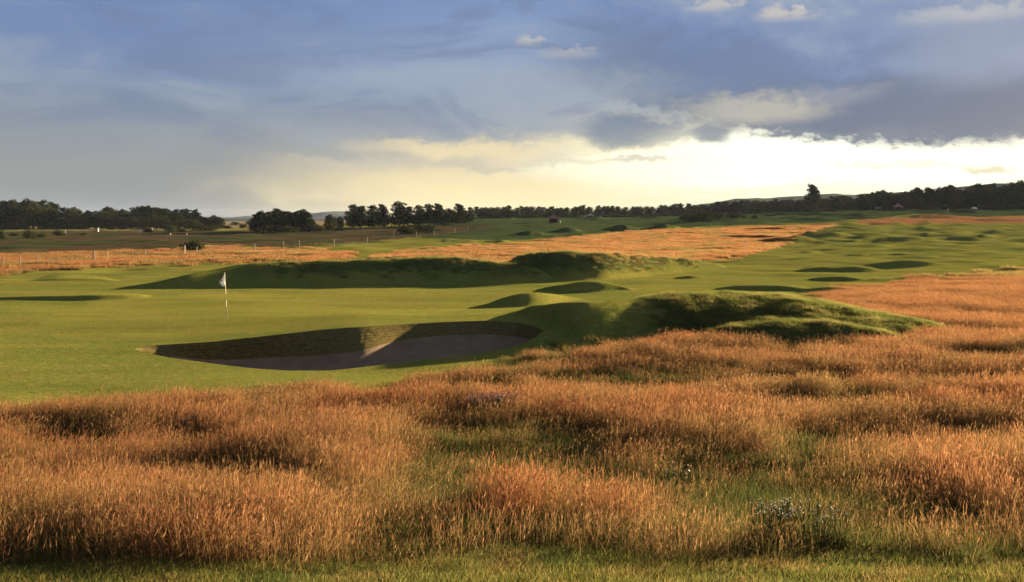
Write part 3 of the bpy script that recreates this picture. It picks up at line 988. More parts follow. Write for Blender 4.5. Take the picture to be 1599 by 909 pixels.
def rough_fields(X, Y):
    px, yf = flat_px(X, Y)
    n1 = fbm(X / 2.2, Y / 1.6, 3, 81); n2 = fbm(X / .9, Y / .8, 2, 83); n3 = fbm(X / 6, Y / 4, 2, 85); n4 = fbm(X / 1.6, Y / 1.1, 3, 87)
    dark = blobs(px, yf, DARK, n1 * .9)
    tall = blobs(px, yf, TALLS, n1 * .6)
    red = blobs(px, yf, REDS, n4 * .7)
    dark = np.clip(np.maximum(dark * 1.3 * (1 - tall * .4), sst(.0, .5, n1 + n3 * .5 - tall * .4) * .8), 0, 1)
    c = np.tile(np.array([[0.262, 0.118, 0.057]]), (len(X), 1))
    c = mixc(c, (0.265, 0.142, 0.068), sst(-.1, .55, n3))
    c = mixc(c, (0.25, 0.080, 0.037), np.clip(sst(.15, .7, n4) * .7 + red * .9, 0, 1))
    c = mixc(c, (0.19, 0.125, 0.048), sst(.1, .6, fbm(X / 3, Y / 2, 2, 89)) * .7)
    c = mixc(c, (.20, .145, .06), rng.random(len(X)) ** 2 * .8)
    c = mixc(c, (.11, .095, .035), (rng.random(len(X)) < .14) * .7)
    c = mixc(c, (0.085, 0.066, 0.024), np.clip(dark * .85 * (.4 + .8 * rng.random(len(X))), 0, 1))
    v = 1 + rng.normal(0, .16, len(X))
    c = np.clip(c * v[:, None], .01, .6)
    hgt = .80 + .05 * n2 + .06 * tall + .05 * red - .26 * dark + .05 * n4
    hgt = hgt * (.55 + .45 * sst(0, 28, poly_sd(px, yf, POLY['fore'])))
    return px, yf, dark, tall, red, c, np.clip(hgt, .22, 1.35)


def rgba(c): return np.concatenate([c, np.ones((len(c), 1))], 1)


def place(name, X, Y, keep, c, sc, kinds, seed, label, sink=.01):
    X, Y, c, sc = X[keep], Y[keep], c[keep], sc[keep]
    Z = height(X, Y) - sink
    sc = np.atleast_2d(sc)
    if sc.shape[1] != 3:
        sc = np.stack([np.ones(len(X)), np.ones(len(X)), sc.ravel()], 1)
    print(name, len(X))
    return scatter_object(name, np.stack([X, Y, Z], 1), rng.random(len(X)) * 6.283, sc, rgba(c), kinds, seed, label)


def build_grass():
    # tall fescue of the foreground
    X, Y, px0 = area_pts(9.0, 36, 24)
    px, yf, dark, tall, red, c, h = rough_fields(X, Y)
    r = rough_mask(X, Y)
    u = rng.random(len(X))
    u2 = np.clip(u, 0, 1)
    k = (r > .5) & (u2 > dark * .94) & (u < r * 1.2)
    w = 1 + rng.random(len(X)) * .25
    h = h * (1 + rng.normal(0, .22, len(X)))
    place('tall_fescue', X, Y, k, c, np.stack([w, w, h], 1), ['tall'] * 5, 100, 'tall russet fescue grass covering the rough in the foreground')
    # green undergrowth between and under it
    X, Y, px0 = area_pts(9.0, 36, 22)
    px, yf, dark, tall, red, c, h = rough_fields(X, Y)
    r = rough_mask(X, Y)
    u = rng.random(len(X))
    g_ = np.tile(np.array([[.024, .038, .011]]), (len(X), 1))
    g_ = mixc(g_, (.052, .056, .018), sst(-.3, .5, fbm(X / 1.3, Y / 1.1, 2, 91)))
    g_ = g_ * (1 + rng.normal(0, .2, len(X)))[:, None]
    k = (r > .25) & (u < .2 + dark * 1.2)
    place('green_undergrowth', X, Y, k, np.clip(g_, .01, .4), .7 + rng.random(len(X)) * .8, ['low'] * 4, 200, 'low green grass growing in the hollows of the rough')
    # rough further off, and the far drifts of fescue
    X, Y, px0 = area_pts(36, 78, 11)
    px, yf, dark, tall, red, c, h = rough_fields(X, Y)
    r = rough_mask(X, Y)
    c = c * .5 + np.array([[.30, .135, .06]]) * .5
    k = (r > .5)
    w = 1.15 + rng.random(len(X)) * .4
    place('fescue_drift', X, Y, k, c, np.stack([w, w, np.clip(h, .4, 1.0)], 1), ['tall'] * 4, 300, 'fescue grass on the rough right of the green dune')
    X, Y, px0 = area_pts(78, 300, 1.5, -120, 1720)
    r = rough_mask(X, Y)
    n = fbm(X / 9, Y / 12, 3, 95)
    c = np.tile(np.array([[.205, .092, .042]]), (len(X), 1))
    c = mixc(c, (.23, .125, .058), sst(0, .5, n)); c = mixc(c, (.11, .095, .035), sst(-.1, .45, fbm(X / 8, Y / 6, 3, 97)) * .8)
    c = c * (1 + rng.normal(0, .1, len(X)))[:, None]
    k = (r > .5)
    place('distant_fescue', X, Y, k, c, .55 + rng.random(len(X)) * .3, ['clump'] * 4, 400, 'drifts of russet fescue beyond the long ridge')
    # turf on the dune
    X, Y, px0 = area_pts(31, 52, 40, 900, 1560)
    px, yf = flat_px(X, Y)
    d = dune_mask(px, Y)
    n = fbm(X / 1.2, Y / 1.1, 3, 101)
    c = np.tile(np.array([[.105, .125, .033]]), (len(X), 1)); c = mixc(c, (.20, .185, .065), sst(0, .5, n))
    c = c * (1 + rng.normal(0, .2, len(X)))[:, None]
    k = (d > .08) & (rng.random(len(X)) < d)
    hd = .35 + .65 * sst(.1, .8, d)
    place('dune_grass', X, Y, k, np.clip(c, .01, .4), (.30 + rng.random(len(X)) * .5 + .15 * np.clip(n, 0, 1)) * hd, ['low'] * 4, 500, 'tousled green grass on the dune right of the bunker')
    # rougher turf on the long ridges
    X, Y, px0 = area_pts(62, 92, 11, 330, 1140)
    px, yf = flat_px(X, Y)
    hr = np.maximum(RIDGE(px, Y), RIDGE2(px, Y))
    n = fbm(X / 2, Y / 1.6, 3, 105)
    k = (hr > .35 + .5 * rng.random(len(X)) - n * .4) & (rng.random(len(X)) < sst(360, 460, px) * .95)
    c = np.tile(np.array([[.100, .112, .036]]), (len(X), 1)); c = mixc(c, (.17, .14, .06), sst(.1, .5, n))
    c = mixc(c, (.28, .17, .08), np.clip(sst(900, 990, px) * sst(.9, 1.5, hr), 0, 1))
    place('ridge_grass', X, Y, k, c, .6 + rng.random(len(X)) * .8, ['low'] * 3, 600, 'coarse grass along the top of the long grassy ridge')
    # mown turf at the photographer's feet, and the ragged margin of the fairway
    X, Y, px0 = area_pts(8.5, 15.5, 70)
    px, yf = flat_px(X, Y)
    v = zone('verge', px, yf, X, Y)
    n = fbm(X / .7, Y / .5, 3, 111)
    c = np.tile(np.array([[.095, .105, .026]]), (len(X), 1)); c = mixc(c, (.17, .125, .045), sst(-.1, .5, n)); c = mixc(c, (.05, .075, .02), sst(.2, .6, fbm(X / .9, Y / .7, 2, 113)))
    c = c * (1 + rng.normal(0, .2, len(X)))[:, None]
    k = (v > .3)
    place('mown_grass', X, Y, k, np.clip(c, .01, .4), .8 + rng.random(len(X)) * .9, ['short'] * 4, 700, 'short mown grass along the bottom edge of the photo')
    X, Y, px0 = area_pts(22, 110, 6)
    r = rough_mask(X, Y)
    px, yf = flat_px(X, Y)
    k = (r > .04) & (r < .7) & (rng.random(len(X)) < .8)
    c = np.tile(np.array([[.075, .09, .025]]), (len(X), 1)); c = mixc(c, (.20, .13, .05), rng.random(len(X)) * .7)
    place('margin_grass', X, Y, k, c, .5 + rng.random(len(X)) * .7, ['low'] * 3, 800, 'semi rough grass at the ragged margin of the fairway')


build_grass()

# ------------------------------------------------------------------ foliage
def leaf_cloud(clumps, n, size, r):
    """many small leaf faces spread over the shells of clumps (x, y, z, rx, ry, rz)"""
    C = np.array(clumps, float)
    wgt = C[:, 3] * C[:, 4] + C[:, 3] * C[:, 5]
    k = r.choice(len(C), n, p=wgt / wgt.sum())
    d = r.normal(size=(n, 3)); d /= np.linalg.norm(d, axis=1)[:, None]
    rad = 1 - .55 * r.random(n) ** 1.8 + r.normal(0, .07, n)
    p = C[k, :3] + d * C[k, 3:6] * rad[:, None]
    a = d + r.normal(0, .7, (n, 3)); a /= np.linalg.norm(a, axis=1)[:, None]
    b = np.cross(a, r.normal(size=(n, 3))); b /= np.linalg.norm(b, axis=1)[:, None]
    c = np.cross(a, b)
    s = size * (.6 + .8 * r.random(n))[:, None]
    V = np.stack([p - b * s, p + c * s * .6, p + b * s, p - c * s * .6], 1).reshape(-1, 3)
    Q = np.arange(n * 4).reshape(-1, 4)
    tone = np.repeat(r.random(len(C))[k] * .7 + r.random(n) * .3, 4)
    return V, Q, tone


def leaf_mat(name, a, b, c):
    m, g = new_mat(name)
    t = attr(g, 'tone').outputs['Fac']
    oi = g.new('ShaderNodeObjectInfo').outputs['Random']
    col = g.mix(t, a, b)
    col = g.mix(g.m('MULTIPLY', oi, .6), col, c)
    d = g.new('ShaderNodeBsdfDiffuse'); g.put(d.inputs[0], col)
    tr = g.new('ShaderNodeBsdfTranslucent'); g.put(tr.inputs[0], col)
    ms = g.new('ShaderNodeMixShader'); ms.inputs[0].default_value = .12
    g.l.new(d.outputs[0], ms.inputs[1]); g.l.new(tr.outputs[0], ms.inputs[2])
    finish(g, ms.outputs[0])
    return m


PINE_L = leaf_mat("pine_needles", (0.012, 0.019, 0.008), (0.030, 0.038, 0.014), (0.016, 0.026, 0.012))
BROAD_L = leaf_mat("leaves", (0.020, 0.030, 0.010), (0.050, 0.058, 0.018), (0.034, 0.038, 0.016))
GORSE_L = leaf_mat("gorse_leaves", (0.018, 0.030, 0.012), (0.045, 0.055, 0.020), (0.050, 0.045, 0.022))
BARK = simple_mat("bark", (0.085, 0.060, 0.042), (0.045, 0.034, 0.026), 3.0, .9, .1, .4)


def cone_tube(path, sides=6):
    """path: (x, y, z, radius) list"""
    V, Q = [], []
    for k, (x, y, z, r_) in enumerate(path):
        for i in range(sides):
            a = 2 * math.pi * i / sides
            V.append((x + r_ * math.cos(a), y + r_ * math.sin(a), z))
    for k in range(len(path) - 1):
        for i in range(sides):
            j = (i + 1) % sides
            Q.append((k * sides + i, k * sides + j, (k + 1) * sides + j, (k + 1) * sides + i))
    return V, Q


def merge(parts):
    V, Q = [], []
    for v, q in parts:
        o = len(V)
        V += list(v); Q += [tuple(i + o for i in f) for f in q]
    return V, Q


def tree_meshes(kind, seed):
    """unit-high tree: trunk with limbs, crown"""
    r = np.random.default_rng(seed)
    parts, cl = [], []
    bx, by = r.normal(0, .02, 2)
    if kind == 'pine':
        parts.append(cone_tube([(0, 0, -.03, .028), (bx * .5, by * .5, .3, .021), (bx, by, .6, .015), (bx * 1.2, by, .9, .006)]))
        n = 13
        for i in range(n):
            f = i / (n - 1)
            z = .30 + .62 * f
            a = i * 2.4 + r.random()
            L_ = (.26 - .17 * f ** 1.6) * (.7 + .6 * r.random())
            ex, ey, ez = bx + L_ * math.cos(a), by + L_ * math.sin(a), z + .04
            parts.append(cone_tube([(bx, by, z - .05, .008), ((bx + ex) / 2, (by + ey) / 2, z, .006), (ex, ey, ez, .003)], 4))
            s = (.115 + .05 * r.random()) * (1.15 - .35 * f)
            cl.append((ex * .85, ey * .85, ez + .01, s * 1.15, s * 1.15, s * .62))
        cl.append((bx, by, .93, .10, .10, .07)); cl.append((bx, by, .7, .15, .15, .14)); cl.append((bx, by, .52, .16, .16, .14))
        N, sz = 1700, .032
    elif kind == 'broad':
        parts.append(cone_tube([(0, 0, -.03, .035), (bx * .5, by * .5, .2, .026), (bx, by, .5, .016), (bx, by, .8, .006)]))
        for i in range(15):
            a = i * 2.4 + r.random(); f = (i + .5) / 15
            z = .20 + .62 * f
            L_ = .34 * math.sin(math.pi * (.22 + .68 * f)) * (.6 + .5 * r.random())
            ex, ey = L_ * math.cos(a), L_ * math.sin(a)
            parts.append(cone_tube([(bx, by, z - .08, .010), (ex * .5, ey * .5, z - .02, .007), (ex, ey, z, .003)], 4))
            s = .13 + .06 * r.random()
            cl.append((ex, ey, z, s, s, s * .85))
        cl.append((bx, by, .5, .24, .24, .26)); cl.append((bx, by, .84, .14, .14, .12)); cl.append((bx, by, .22, .24, .24, .14))
        N, sz = 1700, .036
    V, Q = merge(parts)
    tm = bpy.data.meshes.new('trunk'); tm.from_pydata([tuple(map(float, v)) for v in V], [], Q); tm.update(); tm.materials.append(BARK)
    V, Q, tone = leaf_cloud(cl, N, sz, r)
    cm = mesh_np('crown', V, Q, False)
    at = cm.attributes.new('tone', 'FLOAT', 'POINT'); at.data.foreach_set('value', tone.astype(np.float32))
    cm.materials.append(PINE_L if kind == 'pine' else BROAD_L)
    return tm, cm


TREES = {'pine': [tree_meshes('pine', 900 + i) for i in range(6)], 'broad': [tree_meshes('broad', 950 + i) for i in range(5)]}
_cnt = [0]


def tree(px, Y, ytop, kind, label, group, wide=1.0, sink=0.0):
    X = P2(px, Y)
    z0 = ground_z(X, Y) - sink
    H = CH + (HZ - ytop) / F * Y - z0
    if H < 1: return None
    _cnt[0] += 1
    name = 'pine_tree' if kind == 'pine' else 'broadleaf_tree'
    t = thing(name, label, 'tree', (X, Y, z0), random.random() * 6.28, group)
    w = H * wide * random.uniform(.88, 1.12)
    t.scale = (w, w, H)
    tm, cm = random.choice(TREES[kind])
    for nm, me in (('trunk', tm), ('crown', cm)):
        o = bpy.data.objects.new(nm, me); link(o, t)
    return t


STRETCH = {
    'trees of the far left wood': [(100, 'in its tall left block'), (205, 'in its lower middle'), (999, 'in its domed right end')],
    'trees of the long middle wood': [(862, 'left of the dark hut'), (935, 'behind the two huts'), (1065, 'left of the dark scrub'),
                                      (1170, 'above the dark scrub'), (1262, 'left of the tall pine'), (9999, 'right of the tall pine')],
    'trees of the right wood': [(1396, 'left of the pink roofed hut'), (1450, 'above the pink roofed hut'), (1517, 'left of the white shelter'), (9999, 'at the right edge')]}


def stretch(group, p):
    for lim, txt in STRETCH.get(group, [(1e9, '')]):
        if p < lim:
            return txt, (group + ', ' + txt if txt else group)
    return '', group


def row(px0, px1, step, Y, top, kinds, label, group, wide=1.0, jit=2.0, dY=15, jpx=.35):
    px = px0
    while px < px1:
        p = px + random.uniform(-jpx, jpx) * step
        y = Y(p) if callable(Y) else Y
        k = random.choice(kinds)
        seg, grp = stretch(group, p)
        tree(p, y + random.uniform(-dY, dY), ipl(p, top) + abs(random.gauss(0, jit)), k, label[k].replace('@', seg), grp, wide)
        px += step


LW = [(-200, 318), (0, 315), (20, 312), (60, 312), (80, 317), (100, 324), (115, 321), (125, 331), (145, 328), (175, 321), (185, 327), (200, 326), (230, 322), (260, 326), (290, 327), (301, 325),
      (308, 331), (318, 338), (335, 336), (350, 342)]
lab = {'pine': 'dark pine on the far left wood skyline, @', 'broad': 'dark leafy tree on the far left wood skyline, @'}
row(-90, 312, 8.5, 470, LW, ['pine', 'broad', 'pine'], lab, 'trees of the far left wood', 1.0, 1.0, 8)
lab = {'pine': 'pine in the far left wood middle rank, @', 'broad': 'leafy tree in the far left wood middle rank, @'}
row(-90, 306, 11, 455, [(x, y + 7) for x, y in LW], ['broad', 'pine'], lab, 'trees of the far left wood', 1.2, 3.0, 6)
lab = {'broad': 'low leafy tree along the far left wood front, @'}
row(100, 312, 12, 440, [(-200, 338), (100, 338), (200, 336), (312, 341)], ['broad'], lab, 'trees of the far left wood', 1.5, 3.0, 4)
for p, t_ in ((322, 338), (334, 335), (342, 338), (315, 336)):
    tree(p, 470, t_, 'broad', 'small round tree trailing off the right end of the far left wood', 'trees trailing off the left wood', 1.4)

lab = {'pine': 'flat topped pine in the dark grove left of the blue hill', 'broad': 'dark leafy tree in the grove left of the blue hill'}
for p, t_, k in ((400, 334, 'pine'), (407, 330, 'pine'), (418, 331, 'pine'), (426, 330, 'pine'), (434, 326, 'pine'), (443, 330, 'pine'), (452, 331, 'pine'), (460, 331, 'pine'), (471, 328, 'pine'),
                 (479, 332, 'pine'), (413, 336, 'broad'), (432, 336, 'broad'), (450, 337, 'broad'), (466, 337, 'broad'), (396, 344, 'broad'), (483, 341, 'broad'), (405, 342, 'broad'), (441, 343, 'broad'), (474, 342, 'broad')):
    tree(p, 330 + random.uniform(-6, 6), t_, k, lab[k], 'trees of the grove left of the blue hill', 1.15 if k == 'pine' else 1.5)
tree(516, 315, 333, 'broad', 'lone paler leafy tree in front of the blue hill', None, .95)
tree(531, 340, 336, 'broad', 'smaller dark tree just right of the paler tree before the blue hill', None, .9)
L = [(551, 320, 'pine', 'broad crowned dark pine, leftmost of the pines right of the blue hill'), (563, 322, 'pine', 'dark pine leaning against the leftmost pine right of the blue hill'),
     (581, 321, 'pine', 'narrow dark pine, left one of the close pair right of the blue hill'), (597, 319.5, 'pine', 'pointed dark pine, right one of the close pair right of the blue hill'),
     (624, 316, 'pine', 'tallest dark pine in the middle of the pine line'), (637, 323, 'pine', 'dark pine with rounded top beside the tallest of the pine line'),
     (655, 321.5, 'pine', 'dark pine rising behind the low dark thicket'), (670, 319.5, 'pine', 'yellow tinged pine behind the right part of the low thicket'),
     (684, 318.5, 'pine', 'broad dark pine right of the low dark thicket'), (702, 323.5, 'broad', 'rounded leafy tree between the last two big pines'),
     (718, 319, 'pine', 'last big dark pine before the long low wood begins')]
for p, t_, k, lb in L:
    tree(p, 370 + random.uniform(-8, 8), t_, k, lb, 'big pines right of the blue hill', 1.15)
lab = {'pine': 'low dark tree filling the foot of the pine line', 'broad': 'low leafy tree filling the foot of the pine line'}
row(546, 740, 9, 378, [(540, 338), (600, 337), (640, 332), (740, 330)], ['broad', 'broad', 'pine'], lab, 'low trees under the pine line', 1.5, 3.0, 8)

MW = [(720, 324), (760, 321.5), (860, 320.5), (1000, 320.5), (1040, 318), (1100, 317.5), (1150, 312.5), (1200, 311), (1250, 308.5), (1290, 307), (1300, 306), (1345, 305)]
lab = {'pine': 'small dark pine on the middle wood skyline @', 'broad': 'rounded tree on the middle wood skyline @'}
row(724, 1345, 9.0, 640, MW, ['pine', 'broad', 'broad'], lab, 'trees of the long middle wood', 1.2, 1.2, 12)
lab = {'pine': 'small pine along the middle wood front @', 'broad': 'wide leafy tree along the middle wood front @'}
row(728, 1345, 13.0, 612, [(x, y + 6) for x, y in MW], ['broad', 'pine', 'broad'], lab, 'trees of the long middle wood', 1.5, 1.8, 8)
tree(1269, 560, 288.5, 'pine', 'tall solitary pine rising above the long wood', None, .88)
tree(1272, 562, 290.5, 'pine', 'second stem of the tall solitary pine, close on its right', None, .75)
tree(798, 604, 327, 'broad', 'round leafy tree at the edge of the middle wood left of the dark open hut', None, 1.9)
tree(790, 602, 328, 'broad', 'leafy tree touching the round tree left of the dark open hut', None, 1.7)
tree(805, 600, 329, 'broad', 'low leafy tree right of the round tree left of the dark open hut', None, 1.8)
tree(1274, 556, 300, 'broad', 'dark tree hugging the trunk of the tall solitary pine', None, .8)

RW = [(1320, 306), (1345, 303), (1352, 301), (1374, 297), (1390, 299), (1410, 296.5), (1430, 292.5), (1436, 295), (1447, 293.5), (1460, 295), (1470, 289.5), (1482, 291), (1492, 288.5), (1500, 300), (1508, 299),
      (1513, 288.5), (1528, 287.5), (1540, 287), (1556, 288), (1563, 295), (1570, 287), (1585, 285.5), (1594, 280), (1604, 277), (1700, 274), (1800, 280)]
lab = {'pine': 'tall dark pine on the right wood skyline @', 'broad': 'dark leafy tree on the right wood skyline @'}
row(1345, 1760, 8.5, 520, RW, ['pine', 'pine', 'broad'], lab, 'trees of the right wood', .95, .8, 8, .25)
lab = {'pine': 'lower pine along the right wood front @', 'broad': 'wide leafy tree along the right wood front @'}
row(1335, 1760, 13, 500, [(x, y + 9) for x, y in RW], ['broad', 'pine'], lab, 'trees of the right wood', 1.3, 2.0, 8)
print('trees', _cnt[0])


# ------------------------------------------------------------------ bushes
def bush_mesh(seed, n=700):
    r = np.random.default_rng(seed)
    cl = []
    for i in range(9):
        a = r.random() * 6.28; d = .32 * r.random() ** .6
        s = .2 + .1 * r.random()
        cl.append((d * math.cos(a), d * math.sin(a), .35 + .4 * (1 - d / .35) * r.random(), s, s, s * 1.1))
    cl.append((0, 0, .35, .4, .4, .36)); cl.append((.15, 0, .18, .34, .36, .22)); cl.append((-.18, 0, .16, .34, .36, .2))
    V, Q, tone = leaf_cloud(cl, n, .05, r)
    V[:, 2] = np.maximum(V[:, 2], -.02)
    me = mesh_np('foliage', V, Q, False)
    at = me.attributes.new('tone', 'FLOAT', 'POINT'); at.data.foreach_set('value', tone.astype(np.float32))
    me.materials.append(GORSE_L)
    return me


BUSH = [bush_mesh(1200 + i) for i in range(5)]


def bush(px0, px1, ytop, ybot, label, group=None, name='gorse_bush', fix=None, ws=1.4, hs=1.3):
    """a bush standing where the sight line under it meets the ground"""
    px = (px0 + px1) / 2
    X, Y, Z = hit(px, ybot) if fix is None else (P2(px, fix), fix, ground_z(P2(px, fix), fix))
    w = (px1 - px0) / F * Y
    h = max(.3, CH + (HZ - ytop) / F * Y - Z)
    o = bpy.data.objects.new(name, random.choice(BUSH)); link(o)
    o.location = (X, Y + w * .25, Z - .03); o.rotation_euler = (0, 0, random.random() * 6.28)
    o.scale = (w * ws, w * ws, h * hs)
    o['label'] = label; o['category'] = 'bush'
    if group: o['group'] = group
    return o


bush(281, 314, 380.5, 394, 'solitary dark gorse bush standing behind the wire fence', None, 'gorse_bush', None, 1.5, 1.85)
for b in ((-6, 8, 357, 374, 'tall dark bush cut by the left edge of the photo'), (13, 27, 362.5, 369, 'small round bush, first right of the left edge bush'),
          (34, 53, 359, 373, 'large green bush on the straw field at the far left'), (53, 70, 363, 371, 'low wide bush next to the large green one at the far left'),
          (82, 100, 359.5, 368, 'dark peaked bush near a white post at the far left'), (125, 134, 363, 368, 'small dark bush left of the white marker posts'),
          (108, 118, 354, 358, 'small bush at the foot of the left wood'), (116, 126, 352.5, 358, 'roundish bush against the foot of the left wood'),
          (166, 178, 353, 359, 'tiny bush right of the tall white marker post'), (222, 239, 355.5, 364, 'dome shaped bush right of a white marker post'),
          (258, 273, 351, 363, 'upright dark bush below the right end of the left wood'), (270, 295, 357, 362, 'low bush trailing from the upright dark bush'),
          (300, 318, 351, 360, 'peaked left half of the dark thicket below the trailing trees'), (313, 338, 353, 360, 'long right half of the dark thicket below the trailing trees'),
          (349, 361, 352, 357, 'small bush left of the dark grove'), (358, 371, 346, 352, 'round bush on the straw field before the blue hills'),
          (373, 384, 348, 357, 'pale peaked bush just left of the dark grove'), (383, 392, 344, 351, 'small conical bush touching the dark grove'),
          (392, 402, 350, 363, 'leftmost dark bush along the foot of the grove'), (401, 432, 352, 364, 'wide black bush along the foot of the grove'),
          (428, 462, 353, 363, 'second wide black bush along the foot of the grove'), (455, 490, 351, 362, 'rightmost wide bush along the foot of the grove'),
          (486, 504, 350, 361, 'green bush between the grove and the paler tree'), (622, 652, 352, 366, 'left half of the low dark thicket in front of the pine line'),
          (645, 680, 351, 364.5, 'right half of the low dark thicket in front of the pine line'), (688, 706, 346, 352, 'small bush right of the low dark thicket'),
          (1066, 1092, 334, 347, 'left mass of the dark scrub in front of the middle wood'), (1086, 1118, 330.5, 346.5, 'tall middle mass of the dark scrub in front of the middle wood'),
          (1112, 1135, 332, 343, 'right mass of the dark scrub in front of the middle wood'), (1135, 1165, 333, 341, 'low tail of the dark scrub in front of the middle wood'),
          (1173, 1184, 335.5, 342, 'single small round bush on the green slope below the tall pine'),
          (890, 904, 330, 340, 'rounded grey green bush between the two huts'), (1170, 1200, 324, 331, 'low scrub at the foot of the wood left of the tall pine')):
    bush(*b)
for i in range(26):   # scrub under the left wood and along the straw field
    p = random.uniform(-60, 345)
    w = random.uniform(8, 20)
    bush(p, p + w, 350 + random.uniform(-1, 1.5), 356.5, 'low dark scrub along the foot of the far left wood', 'scrub along the foot of the left wood', 'shrub', fix=random.uniform(425, 445))
for i in range(90):   # edge scrub of the middle and right woods
    p = random.uniform(735, 1680)
    Yv = 590 if p < 1330 else 480
    w = random.uniform(14, 34)
    X_ = P2(p + w / 2, Yv); zt = ground_z(X_, Yv)
    yb_ = HZ + (CH - zt) / Yv * F
    wd = ('middle', 'trees of the long middle wood') if p < 1330 else ('right', 'trees of the right wood')
    sg = stretch(wd[1], p)[0]
    bush(p, p + w, yb_ - random.uniform(3.5, 7.5), yb_, 'low scrub at the foot of the %s wood %s' % (wd[0], sg), 'scrub at the foot of the %s wood %s' % (wd[0], sg), 'shrub', fix=Yv + random.uniform(-12, 12))

# ------------------------------------------------------------------ distant hills
def hill(name, prof, Y, col, depth=500):
    xs = np.arange(prof[0][0], prof[-1][0] + 1, 3.0)
    top = ipl(xs, prof) + fbm(xs / 18., xs * 0 + Y, 3, 131) * .9
    zt = CH + (HZ - top) / F * Y
    t = np.linspace(-1, 1, 15)
    V = []
    for k in t:
        yy = Y + k * depth
        f = max(0.0, 1 - k * k) ** .6
        X = (xs - CX) / F * Y * (1 + k * .02)
        V.append(np.stack([X, np.full(len(xs), yy), -12 + (zt + 12) * f + fbm(X / 60., X * 0 + yy / 60., 3, 133) * 2 * f], 1))
    V = np.concatenate(V)
    n = len(xs)
    i, j = np.meshgrid(np.arange(14), np.arange(n - 1), indexing='ij')
    Q = np.stack([i * n + j, i * n + j + 1, (i + 1) * n + j + 1, (i + 1) * n + j], -1).reshape(-1, 4)
    m, g = new_mat(name + '_cover')
    geo = g.new('ShaderNodeNewGeometry').outputs['Position']
    nn = g.noise(geo, .012, 5, .6)
    c = g.mix(g.mr(nn, .42, .58), col, tuple(v * 1.9 for v in col))
    d = g.new('ShaderNodeBsdfDiffuse'); g.put(d.inputs[0], c); finish(g, d.outputs[0])
    return mobj(name, mesh_np(name, V, Q), m, kind='structure')


hill('distant_hill', [(300, 346), (340, 341), (352, 340), (372, 339.5), (395, 337.5), (430, 337), (480, 333), (500, 332.5), (515, 330.5), (530, 330), (548, 333), (580, 336), (640, 340)], 4200, (0.022, 0.032, 0.040))
hill('distant_hill', [(330, 347), (372, 341.5), (400, 341), (440, 344), (560, 345)], 2600, (0.016, 0.022, 0.024))
hill('distant_hill', [(1080, 322), (1140, 312), (1200, 309.5), (1270, 305), (1285, 303.5), (1300, 305), (1330, 306), (1350, 303.5), (1382, 302), (1410, 300), (1440, 302), (1500, 293), (1525, 288.5), (1545, 287),
                      (1566, 291), (1640, 296), (1800, 300), (2000, 310)], 2400, (0.035, 0.045, 0.035))

# ------------------------------------------------------------------ flag on the green
def box_mesh(name, sx, sy, sz, z0=0.0, bev=0.0, m=None, off=(0, 0)):
    bm = bmesh.new()
    bmesh.ops.create_cube(bm, size=1.0)
    for v in bm.verts:
        v.co = Vector((v.co.x * sx + off[0], v.co.y * sy + off[1], v.co.z * sz + z0 + sz / 2))
    if bev > 0:
        bmesh.ops.bevel(bm, geom=list(bm.edges), offset=bev, segments=1, affect='EDGES')
    me = bpy.data.meshes.new(name); bm.to_mesh(me); bm.free()
    if m: me.materials.append(m)
    return me


def tube_mesh(name, pts, m=None, sides=8):
    V, Q = [], []
    P_ = [Vector(p[:3]) for p in pts]
    for k, p in enumerate(P_):
        d = (P_[min(k + 1, len(P_) - 1)] - P_[max(k - 1, 0)]).normalized()
        a = d.orthogonal().normalized(); b = d.cross(a)
        for i in range(sides):
            t = 2 * math.pi * i / sides
            V.append(p + (a * math.cos(t) + b * math.sin(t)) * pts[k][3])
    for k in range(len(P_) - 1):
        for i in range(sides):
            j = (i + 1) % sides
            Q.append((k * sides + i, k * sides + j, (k + 1) * sides + j, (k + 1) * sides + i))
    Q.append(tuple(range(sides))[::-1]); Q.append(tuple((len(P_) - 1) * sides + i for i in range(sides)))
    me = bpy.data.meshes.new(name); me.from_pydata([tuple(v) for v in V], [], Q); me.update()
    if m: me.materials.append(m)
    return me


WHITE = simple_mat("white_paint", (0.78, 0.76, 0.72), (0.66, 0.63, 0.58), 8, .6, .3)
BLACK = simple_mat("black_paint", (0.02, 0.02, 0.02), None, 8, .5, .3)
WOOD = simple_mat("weathered_wood", (0.26, 0.20, 0.14), (0.17, 0.13, 0.09), 14, .85, .2, .3)
WOODW = simple_mat("pale_post_wood", (0.46, 0.39, 0.31), (0.32, 0.27, 0.21), 10, .85, .2, .3)
YELLOW = simple_mat("pale_yellow_paint", (0.70, 0.62, 0.34), (0.60, 0.52, 0.28), 8, .5, .3)
WOODD = simple_mat("brown_post_wood", (0.13, 0.09, 0.06), (0.09, 0.06, 0.045), 10, .85, .2, .3)
STEEL = simple_mat("galvanised_wire", (0.05, 0.048, 0.045), None, 8, .95, .02)


